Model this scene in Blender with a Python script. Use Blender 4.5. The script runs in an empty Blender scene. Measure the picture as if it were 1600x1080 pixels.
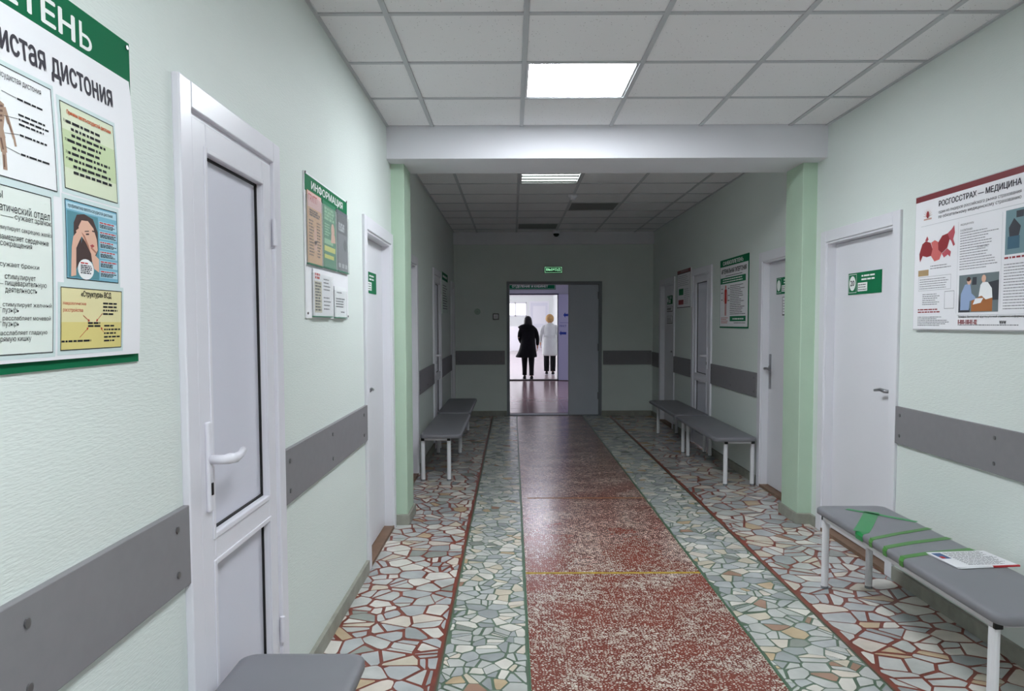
import bpy, math, random
from mathutils import Vector, Matrix
from mathutils.geometry import tessellate_polygon

# ---------------------------------------------------------------- camera, world, lights, exposure
scn = bpy.context.scene
COL = scn.collection
CAM_H = 1.429
cam_data = bpy.data.cameras.new('camera')
cam_data.sensor_width = 36.0
cam_data.lens = 1165.3 / 1600 * 36
cam_data.shift_y = 30 / 1600
cam_data.clip_start = 0.05
cam = bpy.data.objects.new('camera', cam_data)
COL.objects.link(cam)
PITCH, ROLL, YAW = 0.0554, 0.0032, 0.0009
cam.matrix_world = (Matrix.Translation((0, 0, CAM_H)) @ Matrix.Rotation(YAW, 4, 'Z')
                    @ Matrix.Rotation(math.pi / 2 - PITCH, 4, 'X') @ Matrix.Rotation(-ROLL, 4, 'Z'))
scn.camera = cam

world = bpy.data.worlds.new('world')
scn.world = world
world.use_nodes = True
world.node_tree.nodes['Background'].inputs[0].default_value = (0.93, 0.96, 1.0, 1)
world.node_tree.nodes['Background'].inputs[1].default_value = 2.2

scn.view_settings.view_transform = 'Standard'
scn.view_settings.look = 'None'
scn.view_settings.gamma = 1.0
scn.view_settings.use_curve_mapping = False
scn.view_settings.exposure = 0.10
scn.cycles.use_denoising = True
scn.cycles.max_bounces = 10
scn.cycles.diffuse_bounces = 6
scn.cycles.sample_clamp_indirect = 6.0

LAMP_POWER = 46.0        # emission of a lit ceiling panel
ADDED_REAR_POWER = 50.0  # panels added out of view to brighten the near corridor
TUBE_POWER = 9.0         # emission of the second lamp's tubes, raised for the far section
HALL_FILL = 150.0      # added lamps at unseen hall windows, standing in for daylight (W each)


def hall_fill(loc, rot, sx, sy, power):
    """area lamp added outside one unseen hall window to brighten the hall"""
    ld = bpy.data.lights.new('hall_fill_lamp', 'AREA')
    ld.shape = 'RECTANGLE'
    ld.size, ld.size_y, ld.energy, ld.color = sx, sy, power, (0.95, 0.97, 1.0)
    o = bpy.data.objects.new('hall_fill_lamp', ld)
    o.location = loc
    o.rotation_euler = rot
    COL.objects.link(o)


for wy in (22.5, 27.5, 32.5, 37.5):
    hall_fill((-4.25, wy, 1.75), (0, -math.pi / 2, 0), 1.6, 3.0, HALL_FILL)

rnd = random.Random(7)
PI = math.pi

# ---------------------------------------------------------------- measures (metres, floor = 0, y runs down the corridor)
XL, XR = -0.843, 2.12            # near walls
FXL, FXR = -0.90, 2.16           # walls beyond the beam
YB = 11.50                       # back wall
HC, HF = 2.746, 2.81             # ceilings
BEAM0, BEAM1, BEAM_Z = 5.08, 5.56, 2.535
VEND = 18.60                     # wall of the second doorway
HEND = 42.0


# ---------------------------------------------------------------- materials
def lin(c):
    return tuple(((v / 255) / 12.92 if v / 255 <= 0.04045 else ((v / 255 + 0.055) / 1.055) ** 2.4) for v in c)


MATS = {}


def mat(name, rgb, rough=0.5, spec=0.4, vary=0.0, vscale=8.0, bump=0.0, bscale=200.0, metal=0.0, emit=0.0,
        coat=0.0, stretch=None, alpha=1.0, trans=0.0):
    if name in MATS:
        return MATS[name]
    m = bpy.data.materials.new(name)
    m.use_nodes = True
    nt = m.node_tree
    b = nt.nodes['Principled BSDF']
    col = lin(rgb)
    b.inputs['Base Color'].default_value = (*col, 1)
    b.inputs['Roughness'].default_value = rough
    b.inputs['Specular IOR Level'].default_value = spec
    b.inputs['Metallic'].default_value = metal
    b.inputs['Coat Weight'].default_value = coat
    b.inputs['Coat Roughness'].default_value = 0.08
    b.inputs['Alpha'].default_value = alpha
    b.inputs['Transmission Weight'].default_value = trans
    if emit:
        b.inputs['Emission Color'].default_value = (*col, 1)
        b.inputs['Emission Strength'].default_value = emit
    tc = None
    if vary or bump:
        tc = nt.nodes.new('ShaderNodeTexCoord')
        mp = nt.nodes.new('ShaderNodeMapping')
        if stretch:
            mp.inputs['Scale'].default_value = stretch
        nt.links.new(tc.outputs['Object'], mp.inputs[0])
    if vary:
        n = nt.nodes.new('ShaderNodeTexNoise')
        n.inputs['Scale'].default_value = vscale
        n.inputs['Detail'].default_value = 5
        nt.links.new(mp.outputs[0], n.inputs['Vector'])
        r = nt.nodes.new('ShaderNodeMapRange')
        r.inputs[1].default_value, r.inputs[2].default_value = 0.3, 0.7
        r.inputs[3].default_value, r.inputs[4].default_value = 1 - vary, 1 + vary
        nt.links.new(n.outputs[0], r.inputs[0])
        mul = nt.nodes.new('ShaderNodeVectorMath')
        mul.operation = 'SCALE'
        mul.inputs[0].default_value = col
        nt.links.new(r.outputs[0], mul.inputs['Scale'])
        nt.links.new(mul.outputs[0], b.inputs['Base Color'])
    if bump:
        n2 = nt.nodes.new('ShaderNodeTexNoise')
        n2.inputs['Scale'].default_value = bscale
        n2.inputs['Detail'].default_value = 3
        nt.links.new(mp.outputs[0], n2.inputs['Vector'])
        bp = nt.nodes.new('ShaderNodeBump')
        bp.inputs['Strength'].default_value = bump
        bp.inputs['Distance'].default_value = 0.004
        nt.links.new(n2.outputs[0], bp.inputs['Height'])
        nt.links.new(bp.outputs[0], b.inputs['Normal'])
    MATS[name] = m
    return m


WALL = mat('mint_wall_paint', (218, 226, 222), 0.55, 0.3, 0.015, 2.0, 0.35, 90, stretch=(1, 0.4, 2.6))
COLUMN = mat('green_column_paint', (184, 207, 186), 0.55, 0.3, 0.03, 4.0, 0.2, 120)
WHITEP = mat('white_plaster', (226, 226, 232), 0.6, 0.3, 0.015, 3.0)
SKIRT = mat('grey_cement_skirting', (150, 150, 140), 0.6, 0.3, 0.12, 14)
GUARD = mat('grey_guard_board', (131, 129, 133), 0.5, 0.35, 0.03, 30)
SCREW = mat('screw_steel', (118, 118, 120), 0.35, 0.5, metal=0.6)
PVC = mat('white_pvc', (226, 225, 233), 0.32, 0.45)
PVCPANEL = mat('white_pvc_panel', (214, 214, 226), 0.38, 0.45, 0.01, 2)
DOORPAINT = mat('white_door_paint', (224, 224, 230), 0.42, 0.4, 0.012, 2)
GASKET = mat('black_gasket', (22, 22, 24), 0.6)
STEEL = mat('brushed_steel', (150, 150, 155), 0.3, 0.5, metal=0.85)
BROWNW = mat('brown_threshold_wood', (126, 100, 82), 0.55, 0.3, 0.15, 12)
GREENSIGN = mat('green_sign_plastic', (14, 112, 72), 0.6, 0.2)
GREENDARK = mat('dark_green_print', (10, 104, 68), 0.7, 0.15)
PAPER = mat('white_paper', (236, 236, 240), 0.6, 0.25)
PRINTW = mat('white_print', (238, 242, 240), 0.6, 0.2)
INK = mat('dark_grey_ink', (68, 66, 74), 0.7, 0.2)
BLACKINK = mat('black_ink', (34, 36, 40), 0.7, 0.2)
INKL = mat('faint_grey_ink', (128, 128, 134), 0.7, 0.2)
REDINK = mat('red_ink', (196, 60, 56), 0.7, 0.2)
SEATM = mat('grey_vinyl_seat', (126, 126, 132), 0.42, 0.4, 0.04, 5, 0.12, 500)
LEGM = mat('white_painted_tube', (224, 224, 228), 0.4, 0.4)
BLACKP = mat('black_plastic', (16, 16, 17), 0.45, 0.4)
FRAMEG = mat('grey_metal_frame', (132, 137, 142), 0.45, 0.4)
STEELDOOR = mat('grey_steel_door', (200, 205, 216), 0.5, 0.35, 0.02, 3)
LAMPHOUSE = mat('lamp_housing', (205, 206, 208), 0.45, 0.4)
OFFLAMP = mat('unlit_lamp_diffuser', (118, 122, 120), 0.5, 0.4)


def emissive(name, rgb, strength):
    m = bpy.data.materials.new(name)
    m.use_nodes = True
    nt = m.node_tree
    b = nt.nodes['Principled BSDF']
    b.inputs['Base Color'].default_value = (0.9, 0.9, 0.9, 1)
    b.inputs['Emission Color'].default_value = (*lin(rgb), 1)
    b.inputs['Emission Strength'].default_value = strength
    return m


LIT = emissive('lit_diffuser', (244, 250, 255), LAMP_POWER)
ADDED_REAR = emissive('added_diffuser_rear', (244, 250, 255), ADDED_REAR_POWER)
TUBE = emissive('glowing_tube', (240, 250, 246), TUBE_POWER)
EXITLIT = emissive('lit_exit_letters', (150, 240, 180), 0.9)

# acoustic tile: white with fine dark pin holes
def tile_material():
    m = mat('acoustic_tile', (238, 238, 240), 0.75, 0.2)
    nt = m.node_tree
    b = nt.nodes['Principled BSDF']
    tc = nt.nodes.new('ShaderNodeTexCoord')
    g = nt.nodes.new('ShaderNodeNewGeometry')
    v = nt.nodes.new('ShaderNodeTexVoronoi')
    v.inputs['Scale'].default_value = 62
    nt.links.new(g.outputs['Position'], v.inputs['Vector'])
    n = nt.nodes.new('ShaderNodeTexNoise')
    n.inputs['Scale'].default_value = 40
    nt.links.new(g.outputs['Position'], n.inputs['Vector'])
    r = nt.nodes.new('ShaderNodeMapRange')
    r.inputs[1].default_value, r.inputs[2].default_value = 0.10, 0.16
    nt.links.new(v.outputs['Distance'], r.inputs[0])
    gt = nt.nodes.new('ShaderNodeMath')
    gt.operation = 'GREATER_THAN'
    gt.inputs[1].default_value = 0.52
    nt.links.new(n.outputs[0], gt.inputs[0])
    mx = nt.nodes.new('ShaderNodeMath')
    mx.operation = 'MAXIMUM'
    nt.links.new(r.outputs[0], mx.inputs[0])
    inv = nt.nodes.new('ShaderNodeMath')
    inv.operation = 'SUBTRACT'
    inv.inputs[0].default_value = 1
    nt.links.new(gt.outputs[0], inv.inputs[1])
    nt.links.new(inv.outputs[0], mx.inputs[1])
    mixc = nt.nodes.new('ShaderNodeMix')
    mixc.data_type = 'RGBA'
    mixc.inputs[6].default_value = (*lin((150, 150, 150)), 1)
    mixc.inputs[7].default_value = (*lin((238, 238, 240)), 1)
    nt.links.new(mx.outputs[0], mixc.inputs[0])
    nt.links.new(mixc.outputs[2], b.inputs['Base Color'])
    return m


TILE = tile_material()
TBAR = mat('white_ceiling_bar', (190, 193, 197), 0.5, 0.35)


def terrazzo_material():
    m = mat('red_terrazzo', (140, 62, 52), 0.22, 0.5)
    nt = m.node_tree
    b = nt.nodes['Principled BSDF']
    tc = nt.nodes.new('ShaderNodeTexCoord')
    nz = nt.nodes.new('ShaderNodeTexNoise')
    nz.inputs['Scale'].default_value = 60
    nt.links.new(tc.outputs['Object'], nz.inputs['Vector'])
    sc = nt.nodes.new('ShaderNodeVectorMath')
    sc.operation = 'MULTIPLY_ADD'
    sc.inputs[1].default_value = (0.016, 0.016, 0.016)
    nt.links.new(nz.outputs['Color'], sc.inputs[0])
    nt.links.new(tc.outputs['Object'], sc.inputs[2])
    ve = nt.nodes.new('ShaderNodeTexVoronoi')
    ve.voronoi_dimensions = '2D'
    ve.feature = 'DISTANCE_TO_EDGE'
    ve.inputs['Scale'].default_value = 72
    vc = nt.nodes.new('ShaderNodeTexVoronoi')
    vc.voronoi_dimensions = '2D'
    vc.inputs['Scale'].default_value = 72
    for v in (ve, vc):
        nt.links.new(sc.outputs[0], v.inputs['Vector'])
    sep = nt.nodes.new('ShaderNodeSeparateColor')
    nt.links.new(vc.outputs['Color'], sep.inputs[0])
    # a chip where the distance to the cell edge passes a limit that differs from cell to cell
    lim = nt.nodes.new('ShaderNodeMapRange')
    lim.inputs[3].default_value, lim.inputs[4].default_value = 0.03, 0.36
    nt.links.new(sep.outputs[0], lim.inputs[0])
    # large patches with fewer chips
    nb = nt.nodes.new('ShaderNodeTexNoise')
    nb.inputs['Scale'].default_value = 3.2
    nb.inputs['Detail'].default_value = 3
    nt.links.new(tc.outputs['Object'], nb.inputs['Vector'])
    nr = nt.nodes.new('ShaderNodeMapRange')
    nr.inputs[1].default_value, nr.inputs[2].default_value = 0.35, 0.68
    nr.inputs[3].default_value, nr.inputs[4].default_value = -0.05, 0.16
    nt.links.new(nb.outputs[0], nr.inputs[0])
    ad = nt.nodes.new('ShaderNodeMath')
    ad.operation = 'ADD'
    nt.links.new(lim.outputs[0], ad.inputs[0])
    nt.links.new(nr.outputs[0], ad.inputs[1])
    gt = nt.nodes.new('ShaderNodeMath')
    gt.operation = 'GREATER_THAN'
    nt.links.new(ve.outputs['Distance'], gt.inputs[0])
    nt.links.new(ad.outputs[0], gt.inputs[1])
    chip = nt.nodes.new('ShaderNodeValToRGB')
    chip.color_ramp.elements[0].color = (*lin((186, 166, 154)), 1)
    chip.color_ramp.elements[1].color = (*lin((216, 206, 196)), 1)
    nt.links.new(sep.outputs[1], chip.inputs[0])
    base = nt.nodes.new('ShaderNodeValToRGB')
    base.color_ramp.elements[0].position, base.color_ramp.elements[1].position = 0.35, 0.7
    base.color_ramp.elements[0].color = (*lin((106, 57, 49)), 1)
    base.color_ramp.elements[1].color = (*lin((132, 69, 58)), 1)
    nt.links.new(nb.outputs[0], base.inputs[0])
    mix = nt.nodes.new('ShaderNodeMix')
    mix.data_type = 'RGBA'
    nt.links.new(gt.outputs[0], mix.inputs[0])
    nt.links.new(base.outputs[0], mix.inputs[6])
    nt.links.new(chip.outputs[0], mix.inputs[7])
    nt.links.new(mix.outputs[2], b.inputs['Base Color'])
    return m


TERRAZZO = terrazzo_material()
MORTAR_R = mat('red_mortar', (124, 62, 50), 0.4, 0.4, 0.22, 9)
MORTAR_G = mat('green_mortar', (88, 108, 90), 0.4, 0.4, 0.18, 9)
STONE_RGB = [(178, 181, 182), (192, 193, 190), (216, 212, 204), (204, 194, 176), (194, 172, 142), (158, 162, 163),
             (212, 202, 190), (166, 134, 116), (186, 188, 184), (148, 152, 146)]
STONES = [mat('paving_stone_%s' % n, c, 0.22, 0.5, 0.13, 7) for n, c in zip(
    ('blue_grey', 'pale_grey', 'white', 'cream', 'ochre', 'slate', 'ivory', 'brown', 'grey', 'dark_grey'), STONE_RGB)]
STONE_W = [24, 22, 17, 6, 2.5, 10, 6, 1.2, 18, 4]


# ---------------------------------------------------------------- mesh helpers
class MB:
    def __init__(self):
        self.v, self.f, self.fine = [], [], False

    def box(self, x0, x1, y0, y1, z0, z1):
        n = len(self.v)
        x0, x1 = min(x0, x1), max(x0, x1)
        y0, y1 = min(y0, y1), max(y0, y1)
        z0, z1 = min(z0, z1), max(z0, z1)
        self.v += [(x0, y0, z0), (x1, y0, z0), (x1, y1, z0), (x0, y1, z0),
                   (x0, y0, z1), (x1, y0, z1), (x1, y1, z1), (x0, y1, z1)]
        self.f += [tuple(n + i for i in q) for q in
                   ((3, 2, 1, 0), (4, 5, 6, 7), (0, 1, 5, 4), (1, 2, 6, 5), (2, 3, 7, 6), (3, 0, 4, 7))]
        return self

    def plate(self, pts, y0, y1):
        """prism over a polygon in local x,z (counter-clockwise seen from -y), front at y0, back at y1"""
        n, k = len(self.v), len(pts)
        if sum(pts[i][0] * pts[(i + 1) % k][1] - pts[(i + 1) % k][0] * pts[i][1] for i in range(k)) < 0:
            pts = pts[::-1]
        self.v += [(x, y0, z) for x, z in pts] + [(x, y1, z) for x, z in pts]
        self.f.append(tuple(range(n, n + k)))
        self.f.append(tuple(range(n + 2 * k - 1, n + k - 1, -1)))
        for i in range(k):
            j = (i + 1) % k
            self.f.append((n + i, n + k + i, n + k + j, n + j))
        return self

    def flat(self, pts, y):
        n = len(self.v)
        k = len(pts)
        if sum(pts[i][0] * pts[(i + 1) % k][1] - pts[(i + 1) % k][0] * pts[i][1] for i in range(k)) < 0:
            pts = pts[::-1]
        self.v += [(x, y, z) for x, z in pts]
        self.f.append(tuple(range(n, n + k)))
        return self

    def rect(self, x0, z0, x1, z1, y, nx=1, nz=1):
        for i in range(nx):
            for j in range(nz):
                a, b = x0 + (x1 - x0) * i / nx, x0 + (x1 - x0) * (i + 1) / nx
                c, d = z0 + (z1 - z0) * j / nz, z0 + (z1 - z0) * (j + 1) / nz
                self.flat([(a, c), (b, c), (b, d), (a, d)], y)
        return self

    def oval(self, cx, cz, rx, rz, y, k=20):
        return self.flat([(cx + rx * math.cos(2 * PI * i / k), cz + rz * math.sin(2 * PI * i / k)) for i in range(k)], y)

    def stroke(self, pts, w, y):
        for (a, b), (c, d) in zip(pts, pts[1:]):
            l = math.hypot(c - a, d - b) or 1
            nx, nz = -(d - b) / l * w / 2, (c - a) / l * w / 2
            self.flat([(a + nx, b + nz), (c + nx, d + nz), (c - nx, d - nz), (a - nx, b - nz)], y)
        return self

    def outline(self, x0, z0, x1, z1, w, y, n=4):
        for i in range(n):
            a, b = i / n, (i + 1) / n
            self.rect(x0 + (x1 - x0) * a, z0, x0 + (x1 - x0) * b, z0 + w, y)
            self.rect(x0 + (x1 - x0) * a, z1 - w, x0 + (x1 - x0) * b, z1, y)
            self.rect(x0, z0 + (z1 - z0) * a, x0 + w, z0 + (z1 - z0) * b, y)
            self.rect(x1 - w, z0 + (z1 - z0) * a, x1, z0 + (z1 - z0) * b, y)
        return self

    def tube(self, pts, r, k=10, cap=True):
        """tube along 3-D points; r a number or a list"""
        rs = r if isinstance(r, (list, tuple)) else [r] * len(pts)
        P = [Vector(p) for p in pts]
        n = len(self.v)
        up = None
        for i, p in enumerate(P):
            t = ((P[min(i + 1, len(P) - 1)] - P[max(i - 1, 0)])).normalized()
            if up is None:
                up = Vector((0, 0, 1)) if abs(t.z) < 0.9 else Vector((1, 0, 0))
            a = t.cross(up).normalized()
            b = a.cross(t).normalized()
            up = b
            for j in range(k):
                q = p + (a * math.cos(2 * PI * j / k) + b * math.sin(2 * PI * j / k)) * rs[i]
                self.v.append(tuple(q))
        for i in range(len(P) - 1):
            for j in range(k):
                a0, a1 = n + i * k + j, n + i * k + (j + 1) % k
                self.f.append((a0, a1, a1 + k, a0 + k))
        if cap:
            self.f.append(tuple(n + j for j in range(k))[::-1])
            self.f.append(tuple(n + (len(P) - 1) * k + j for j in range(k)))
        return self

    def rings(self, rings, cap=True):
        """loft through closed rings with equal counts"""
        n, k = len(self.v), len(rings[0])
        for r in rings:
            self.v += [tuple(p) for p in r]
        for i in range(len(rings) - 1):
            for j in range(k):
                a0, a1 = n + i * k + j, n + i * k + (j + 1) % k
                self.f.append((a0, a1, a1 + k, a0 + k))
        if cap:
            self.f.append(tuple(n + j for j in range(k))[::-1])
            self.f.append(tuple(n + (len(rings) - 1) * k + j for j in range(k)))
        return self

    def text(self, s, x0, z0, x1, z1, y, bold=0.0):
        """lettering stretched into a rectangle of the local x,z plane"""
        vs, fs = text_mesh(s)
        if bold:
            n0, base = len(vs), vs
            vs, ff = [], []
            for q, (dx, dz) in enumerate(((0, 0), (1, 0), (-1, 0), (0, 0.6), (0, -0.6))):
                vs = vs + [(v[0] + dx * bold * 2.2, v[1] + dz * bold * 2.2, v[2] + 3 * q) for v in base]
                ff += [tuple(i + q * n0 for i in f) for f in fs]
            fs = ff
        ax, bx = min(v[0] for v in vs), max(v[0] for v in vs)
        az, bz = min(v[1] for v in vs), max(v[1] for v in vs)
        n = len(self.v)
        self.v += [(x0 + (v[0] - ax) / (bx - ax) * (x1 - x0), y - 0.00003 * v[2], z0 + (v[1] - az) / (bz - az) * (z1 - z0)) for v in vs]
        self.f += [tuple(n + i for i in f) for f in fs]
        return self

    def soft_sign(self, x0, z0, x1, z1, y):
        def arc(r, e, c):
            return [(x0 + (x1 - x0) * (0.52 + e * math.cos(t)), z0 + (z1 - z0) * (0.30 + r * math.sin(t))) for t in c]
        A = [-PI / 2 + PI * i / 10 for i in range(11)]
        w, h = x1 - x0, z1 - z0
        out, inn = arc(0.30, 0.48, A), arc(0.17, 0.26, A)
        self.rect(x0, z0, x0 + 0.22 * w, z1, y)
        self.rect(x0 + 0.22 * w, z0, x0 + 0.52 * w, z0 + 0.13 * h, y)
        self.rect(x0 + 0.22 * w, z0 + 0.47 * h, x0 + 0.52 * w, z0 + 0.60 * h, y)
        for i in range(10):
            self.flat([inn[i], out[i], out[i + 1], inn[i + 1]], y)
        return self

    def lines(self, x0, z0, x1, z1, n, h, y, rng, ragged=0.3, word=5.0):
        """rows of word-like dashes for print too small to read"""
        self.fine = True
        for i in range(n):
            z = z1 - (z1 - z0) * (i + 0.5) / n
            x, end = x0, x1 - rng.random() * ragged * (x1 - x0)
            while x < end:
                w = min(h * (1.2 + rng.random() * word), end - x)
                if w > h * 0.5:
                    self.rect(x, z - h / 2, x + w, z + h / 2, y)
                x += w + h * 0.75
        return self

    def mesh(self, name):
        me = bpy.data.meshes.new(name)
        me.from_pydata(self.v, [], self.f)
        me.update()
        return me

    def build(self, name, m, parent=None, smooth=False, bevel=0.0, warp=None):
        if warp:
            self.v = [warp(p) for p in self.v]
        me = self.mesh(name)
        if m:
            me.materials.append(m)
        if smooth:
            me.polygons.foreach_set('use_smooth', [True] * len(me.polygons))
        o = bpy.data.objects.new(name, me)
        COL.objects.link(o)
        if parent:
            o.parent = parent
        if self.fine and parent:
            o['kind'] = 'stuff'          # rows of print too small to pick apart
        if bevel:
            md = o.modifiers.new('bevel', 'BEVEL')
            md.width, md.segments, md.limit_method = bevel, 2, 'ANGLE'
        return o


TXT = {}


def text_mesh(s):
    """glyph outlines filled contour by contour; every contour lies a hair above the one before"""
    if s in TXT:
        return TXT[s]
    cu = bpy.data.curves.new('lettering', 'FONT')
    cu.body = s
    cu.resolution_u = 3
    cu.fill_mode = 'NONE'
    ob = bpy.data.objects.new('lettering', cu)
    me = ob.to_mesh()
    co = [(v.co.x, v.co.y) for v in me.vertices]
    nb = {}
    for e in me.edges:
        a, b = e.vertices
        nb.setdefault(a, []).append(b)
        nb.setdefault(b, []).append(a)
    ob.to_mesh_clear()
    bpy.data.objects.remove(ob)
    bpy.data.curves.remove(cu)
    seen, loops = set(), []
    for st in sorted(nb):
        if st in seen:
            continue
        lp, cur, prev = [st], st, None
        seen.add(st)
        while True:
            nx = [q for q in nb[cur] if q != prev and (q not in seen)]
            if not nx:
                break
            prev, cur = cur, min(nx) if cur == st else nx[0]
            seen.add(cur)
            lp.append(cur)
        if len(lp) > 2:
            loops.append([co[q] for q in lp])

    def sarea(p):
        return 0.5 * sum(p[k - 1][0] * p[k][1] - p[k][0] * p[k - 1][1] for k in range(len(p)))

    def inside(pt, p):
        r = False
        for k in range(len(p)):
            (xa, ya), (xb, yb) = p[k - 1], p[k]
            if (ya > pt[1]) != (yb > pt[1]) and pt[0] < (xb - xa) * (pt[1] - ya) / (yb - ya) + xa:
                r = not r
        return r
    sg = [sarea(p) for p in loops]
    big = max(range(len(loops)), key=lambda k: abs(sg[k]))
    outer = [k for k in range(len(loops)) if sg[k] * sg[big] > 0]
    holes = [k for k in range(len(loops)) if sg[k] * sg[big] < 0]
    for h in list(holes):                 # a stray loop inside no other is a shape of its own
        if not any(inside(loops[h][0], loops[k]) for k in outer):
            holes.remove(h)
            outer.append(h)
    vs, fs = [], []
    for q, k in enumerate(outer):
        hs = [h for h in holes if inside(loops[h][0], loops[k]) and abs(sg[h]) < abs(sg[k])]
        polys = [loops[k]] + [loops[h] for h in hs]
        flat_ = [pt for p in polys for pt in p]
        n = len(vs)
        vs += [(x, y, q % 3) for x, y in flat_]
        for tri in tessellate_polygon([[Vector((x, y, 0)) for x, y in p] for p in polys]):
            a, b, c = (flat_[t] for t in tri)
            if (b[0] - a[0]) * (c[1] - a[1]) - (c[0] - a[0]) * (b[1] - a[1]) < 0:
                tri = (tri[0], tri[2], tri[1])
            fs.append(tuple(n + t for t in tri))
    TXT[s] = (vs, fs)
    return TXT[s]


def empty(name, loc=(0, 0, 0), rz=0.0, parent=None):
    o = bpy.data.objects.new(name, None)
    o.empty_display_size = 0.1
    o.location = loc
    o.rotation_euler = (0, 0, rz)
    COL.objects.link(o)
    if parent:
        o.parent = parent
    return o


def tag(o, label=None, cat=None, group=None, kind=None):
    if label:
        o['label'] = label
    if cat:
        o['category'] = cat
    if group:
        o['group'] = group
    if kind:
        o['kind'] = kind
    return o


def struct(o):
    o['kind'] = 'structure'
    return o


def shared(name, me, loc, parent, rz=0.0):
    o = bpy.data.objects.new(name, me)
    o.location = loc
    o.rotation_euler = (0, 0, rz)
    COL.objects.link(o)
    o.parent = parent
    return o


LEFT, RIGHT, BACK = PI / 2, -PI / 2, 0.0     # local x runs to the viewer's right, local -y out of the wall

# ---------------------------------------------------------------- floor
GL, TL, TR, GR = -0.307, 0.066, 1.075, 1.480     # borders of the paving strips
floor = MB().box(-1.0, 2.3, -5.0, YB + 0.2, -0.10, -0.02).build('floor', MORTAR_R)
struct(floor)
MB().box(TL, TR, -5.0, YB, -0.02, 0.0).build('terrazzo_runner', TERRAZZO, floor)
for x0, x1, m in ((-1.0, GL, MORTAR_R), (GL, TL, MORTAR_G), (TR, GR, MORTAR_G), (GR, 2.3, MORTAR_R)):
    MB().box(x0, x1, -5.0, YB, -0.02, -0.0012).build('mortar_bed', m, floor)
DIV = mat('dark_divider_strip', (96, 74, 60), 0.4, 0.4)
DIVG = mat('green_divider_strip', (70, 100, 76), 0.4, 0.4)
for x, m in ((GL, DIV), (GR, DIV), (TL, DIVG), (TR, DIVG)):
    MB().box(x - 0.004, x + 0.004, -5.0, YB, -0.015, 0.0004).build('divider_strip', m, floor)
YELLOW = mat('worn_yellow_paint', (172, 142, 52), 0.5, 0.3, 0.25, 25)
YELLOWF = mat('faded_yellow_paint', (140, 98, 54), 0.5, 0.3, 0.25, 25)
MB().box(TL + 0.006, TR - 0.006, 4.185, 4.212, -0.01, 0.0006).build('painted_line', YELLOW, floor)
MB().box(TL + 0.05, TR - 0.006, 6.02, 6.045, -0.01, 0.0006).build('painted_line', YELLOWF, floor)


def clip(poly, nx, ny, d):
    """keep the side where nx*x+ny*y <= d"""
    out = []
    k = len(poly)
    for i in range(k):
        a, b = poly[i], poly[(i + 1) % k]
        da, db = nx * a[0] + ny * a[1] - d, nx * b[0] + ny * b[1] - d
        if da <= 0:
            out.append(a)
        if (da < 0 < db) or (db < 0 < da):
            t = da / (da - db)
            out.append((a[0] + (b[0] - a[0]) * t, a[1] + (b[1] - a[1]) * t))
    return out


def area(p):
    return 0.5 * sum(p[i][0] * p[(i + 1) % len(p)][1] - p[(i + 1) % len(p)][0] * p[i][1] for i in range(len(p)))


def shards(x0, x1, y0, y1, s, gap, rng):
    """broken-stone outlines filling a strip"""
    nx, ny = max(2, round((x1 - x0) / (s * 1.15))), round((y1 - y0) / (s * 0.85))
    dx, dy = (x1 - x0) / nx, (y1 - y0) / ny
    P = {}
    for i in range(-1, nx + 1):
        for j in range(ny):
            P[i, j] = (x0 + (i + 0.5 + (0.5 if j % 2 else 0) * 0.7 + rng.uniform(-0.46, 0.46)) * dx,
                       y0 + (j + 0.5 + rng.uniform(-0.46, 0.46)) * dy)
    out = []
    for (i, j), p in P.items():
        poly = [(x0, y0), (x1, y0), (x1, y1), (x0, y1)]
        poly = [(max(x0, p[0] - 3 * dx), max(y0, p[1] - 3 * dy)), (min(x1, p[0] + 3 * dx), max(y0, p[1] - 3 * dy)),
                (min(x1, p[0] + 3 * dx), min(y1, p[1] + 3 * dy)), (max(x0, p[0] - 3 * dx), min(y1, p[1] + 3 * dy))]
        if poly[0][0] >= poly[1][0]:
            continue
        for a in range(-2, 3):
            for b in range(-2, 3):
                q = P.get((i + a, j + b))
                if q is None or q is p or len(poly) < 3:
                    continue
                nxv, nyv = q[0] - p[0], q[1] - p[1]
                d = (q[0] ** 2 + q[1] ** 2 - p[0] ** 2 - p[1] ** 2) / 2
                poly = clip(poly, nxv, nyv, d)
        if len(poly) < 3:
            continue
        pieces = [poly]
        if rng.random() < 0.46:
            cx = sum(v[0] for v in poly) / len(poly)
            cy = sum(v[1] for v in poly) / len(poly)
            t = rng.uniform(0, PI)
            c, sn = math.cos(t), math.sin(t)
            d = c * cx + sn * cy + rng.uniform(-0.12, 0.12) * s
            pieces = [clip(poly, c, sn, d), clip(poly, -c, -sn, -d)]
        for q in pieces:
            if len(q) < 3 or area(q) < 0.00025:
                continue
            r = q
            for k in range(len(q)):
                a, b = q[k], q[(k + 1) % len(q)]
                l = math.hypot(b[0] - a[0], b[1] - a[1])
                if l < 1e-5:
                    continue
                n1, n2 = (b[1] - a[1]) / l, -(b[0] - a[0]) / l
                g = gap * rng.uniform(0.2, 1.45)
                r = clip(r, n1, n2, n1 * a[0] + n2 * a[1] - g)
                if len(r) < 3:
                    break
            if len(r) < 3 or area(r) < 0.00018:
                continue
            # knock off some corners
            w = []
            for k in range(len(r)):
                a, b, c2 = r[k - 1], r[k], r[(k + 1) % len(r)]
                if rng.random() < 0.4:
                    f = rng.uniform(0.08, 0.22)
                    w += [(b[0] + (a[0] - b[0]) * f, b[1] + (a[1] - b[1]) * f), (b[0] + (c2[0] - b[0]) * f, b[1] + (c2[1] - b[1]) * f)]
                else:
                    w.append(b)
            out.append(w)
    return out


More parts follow.
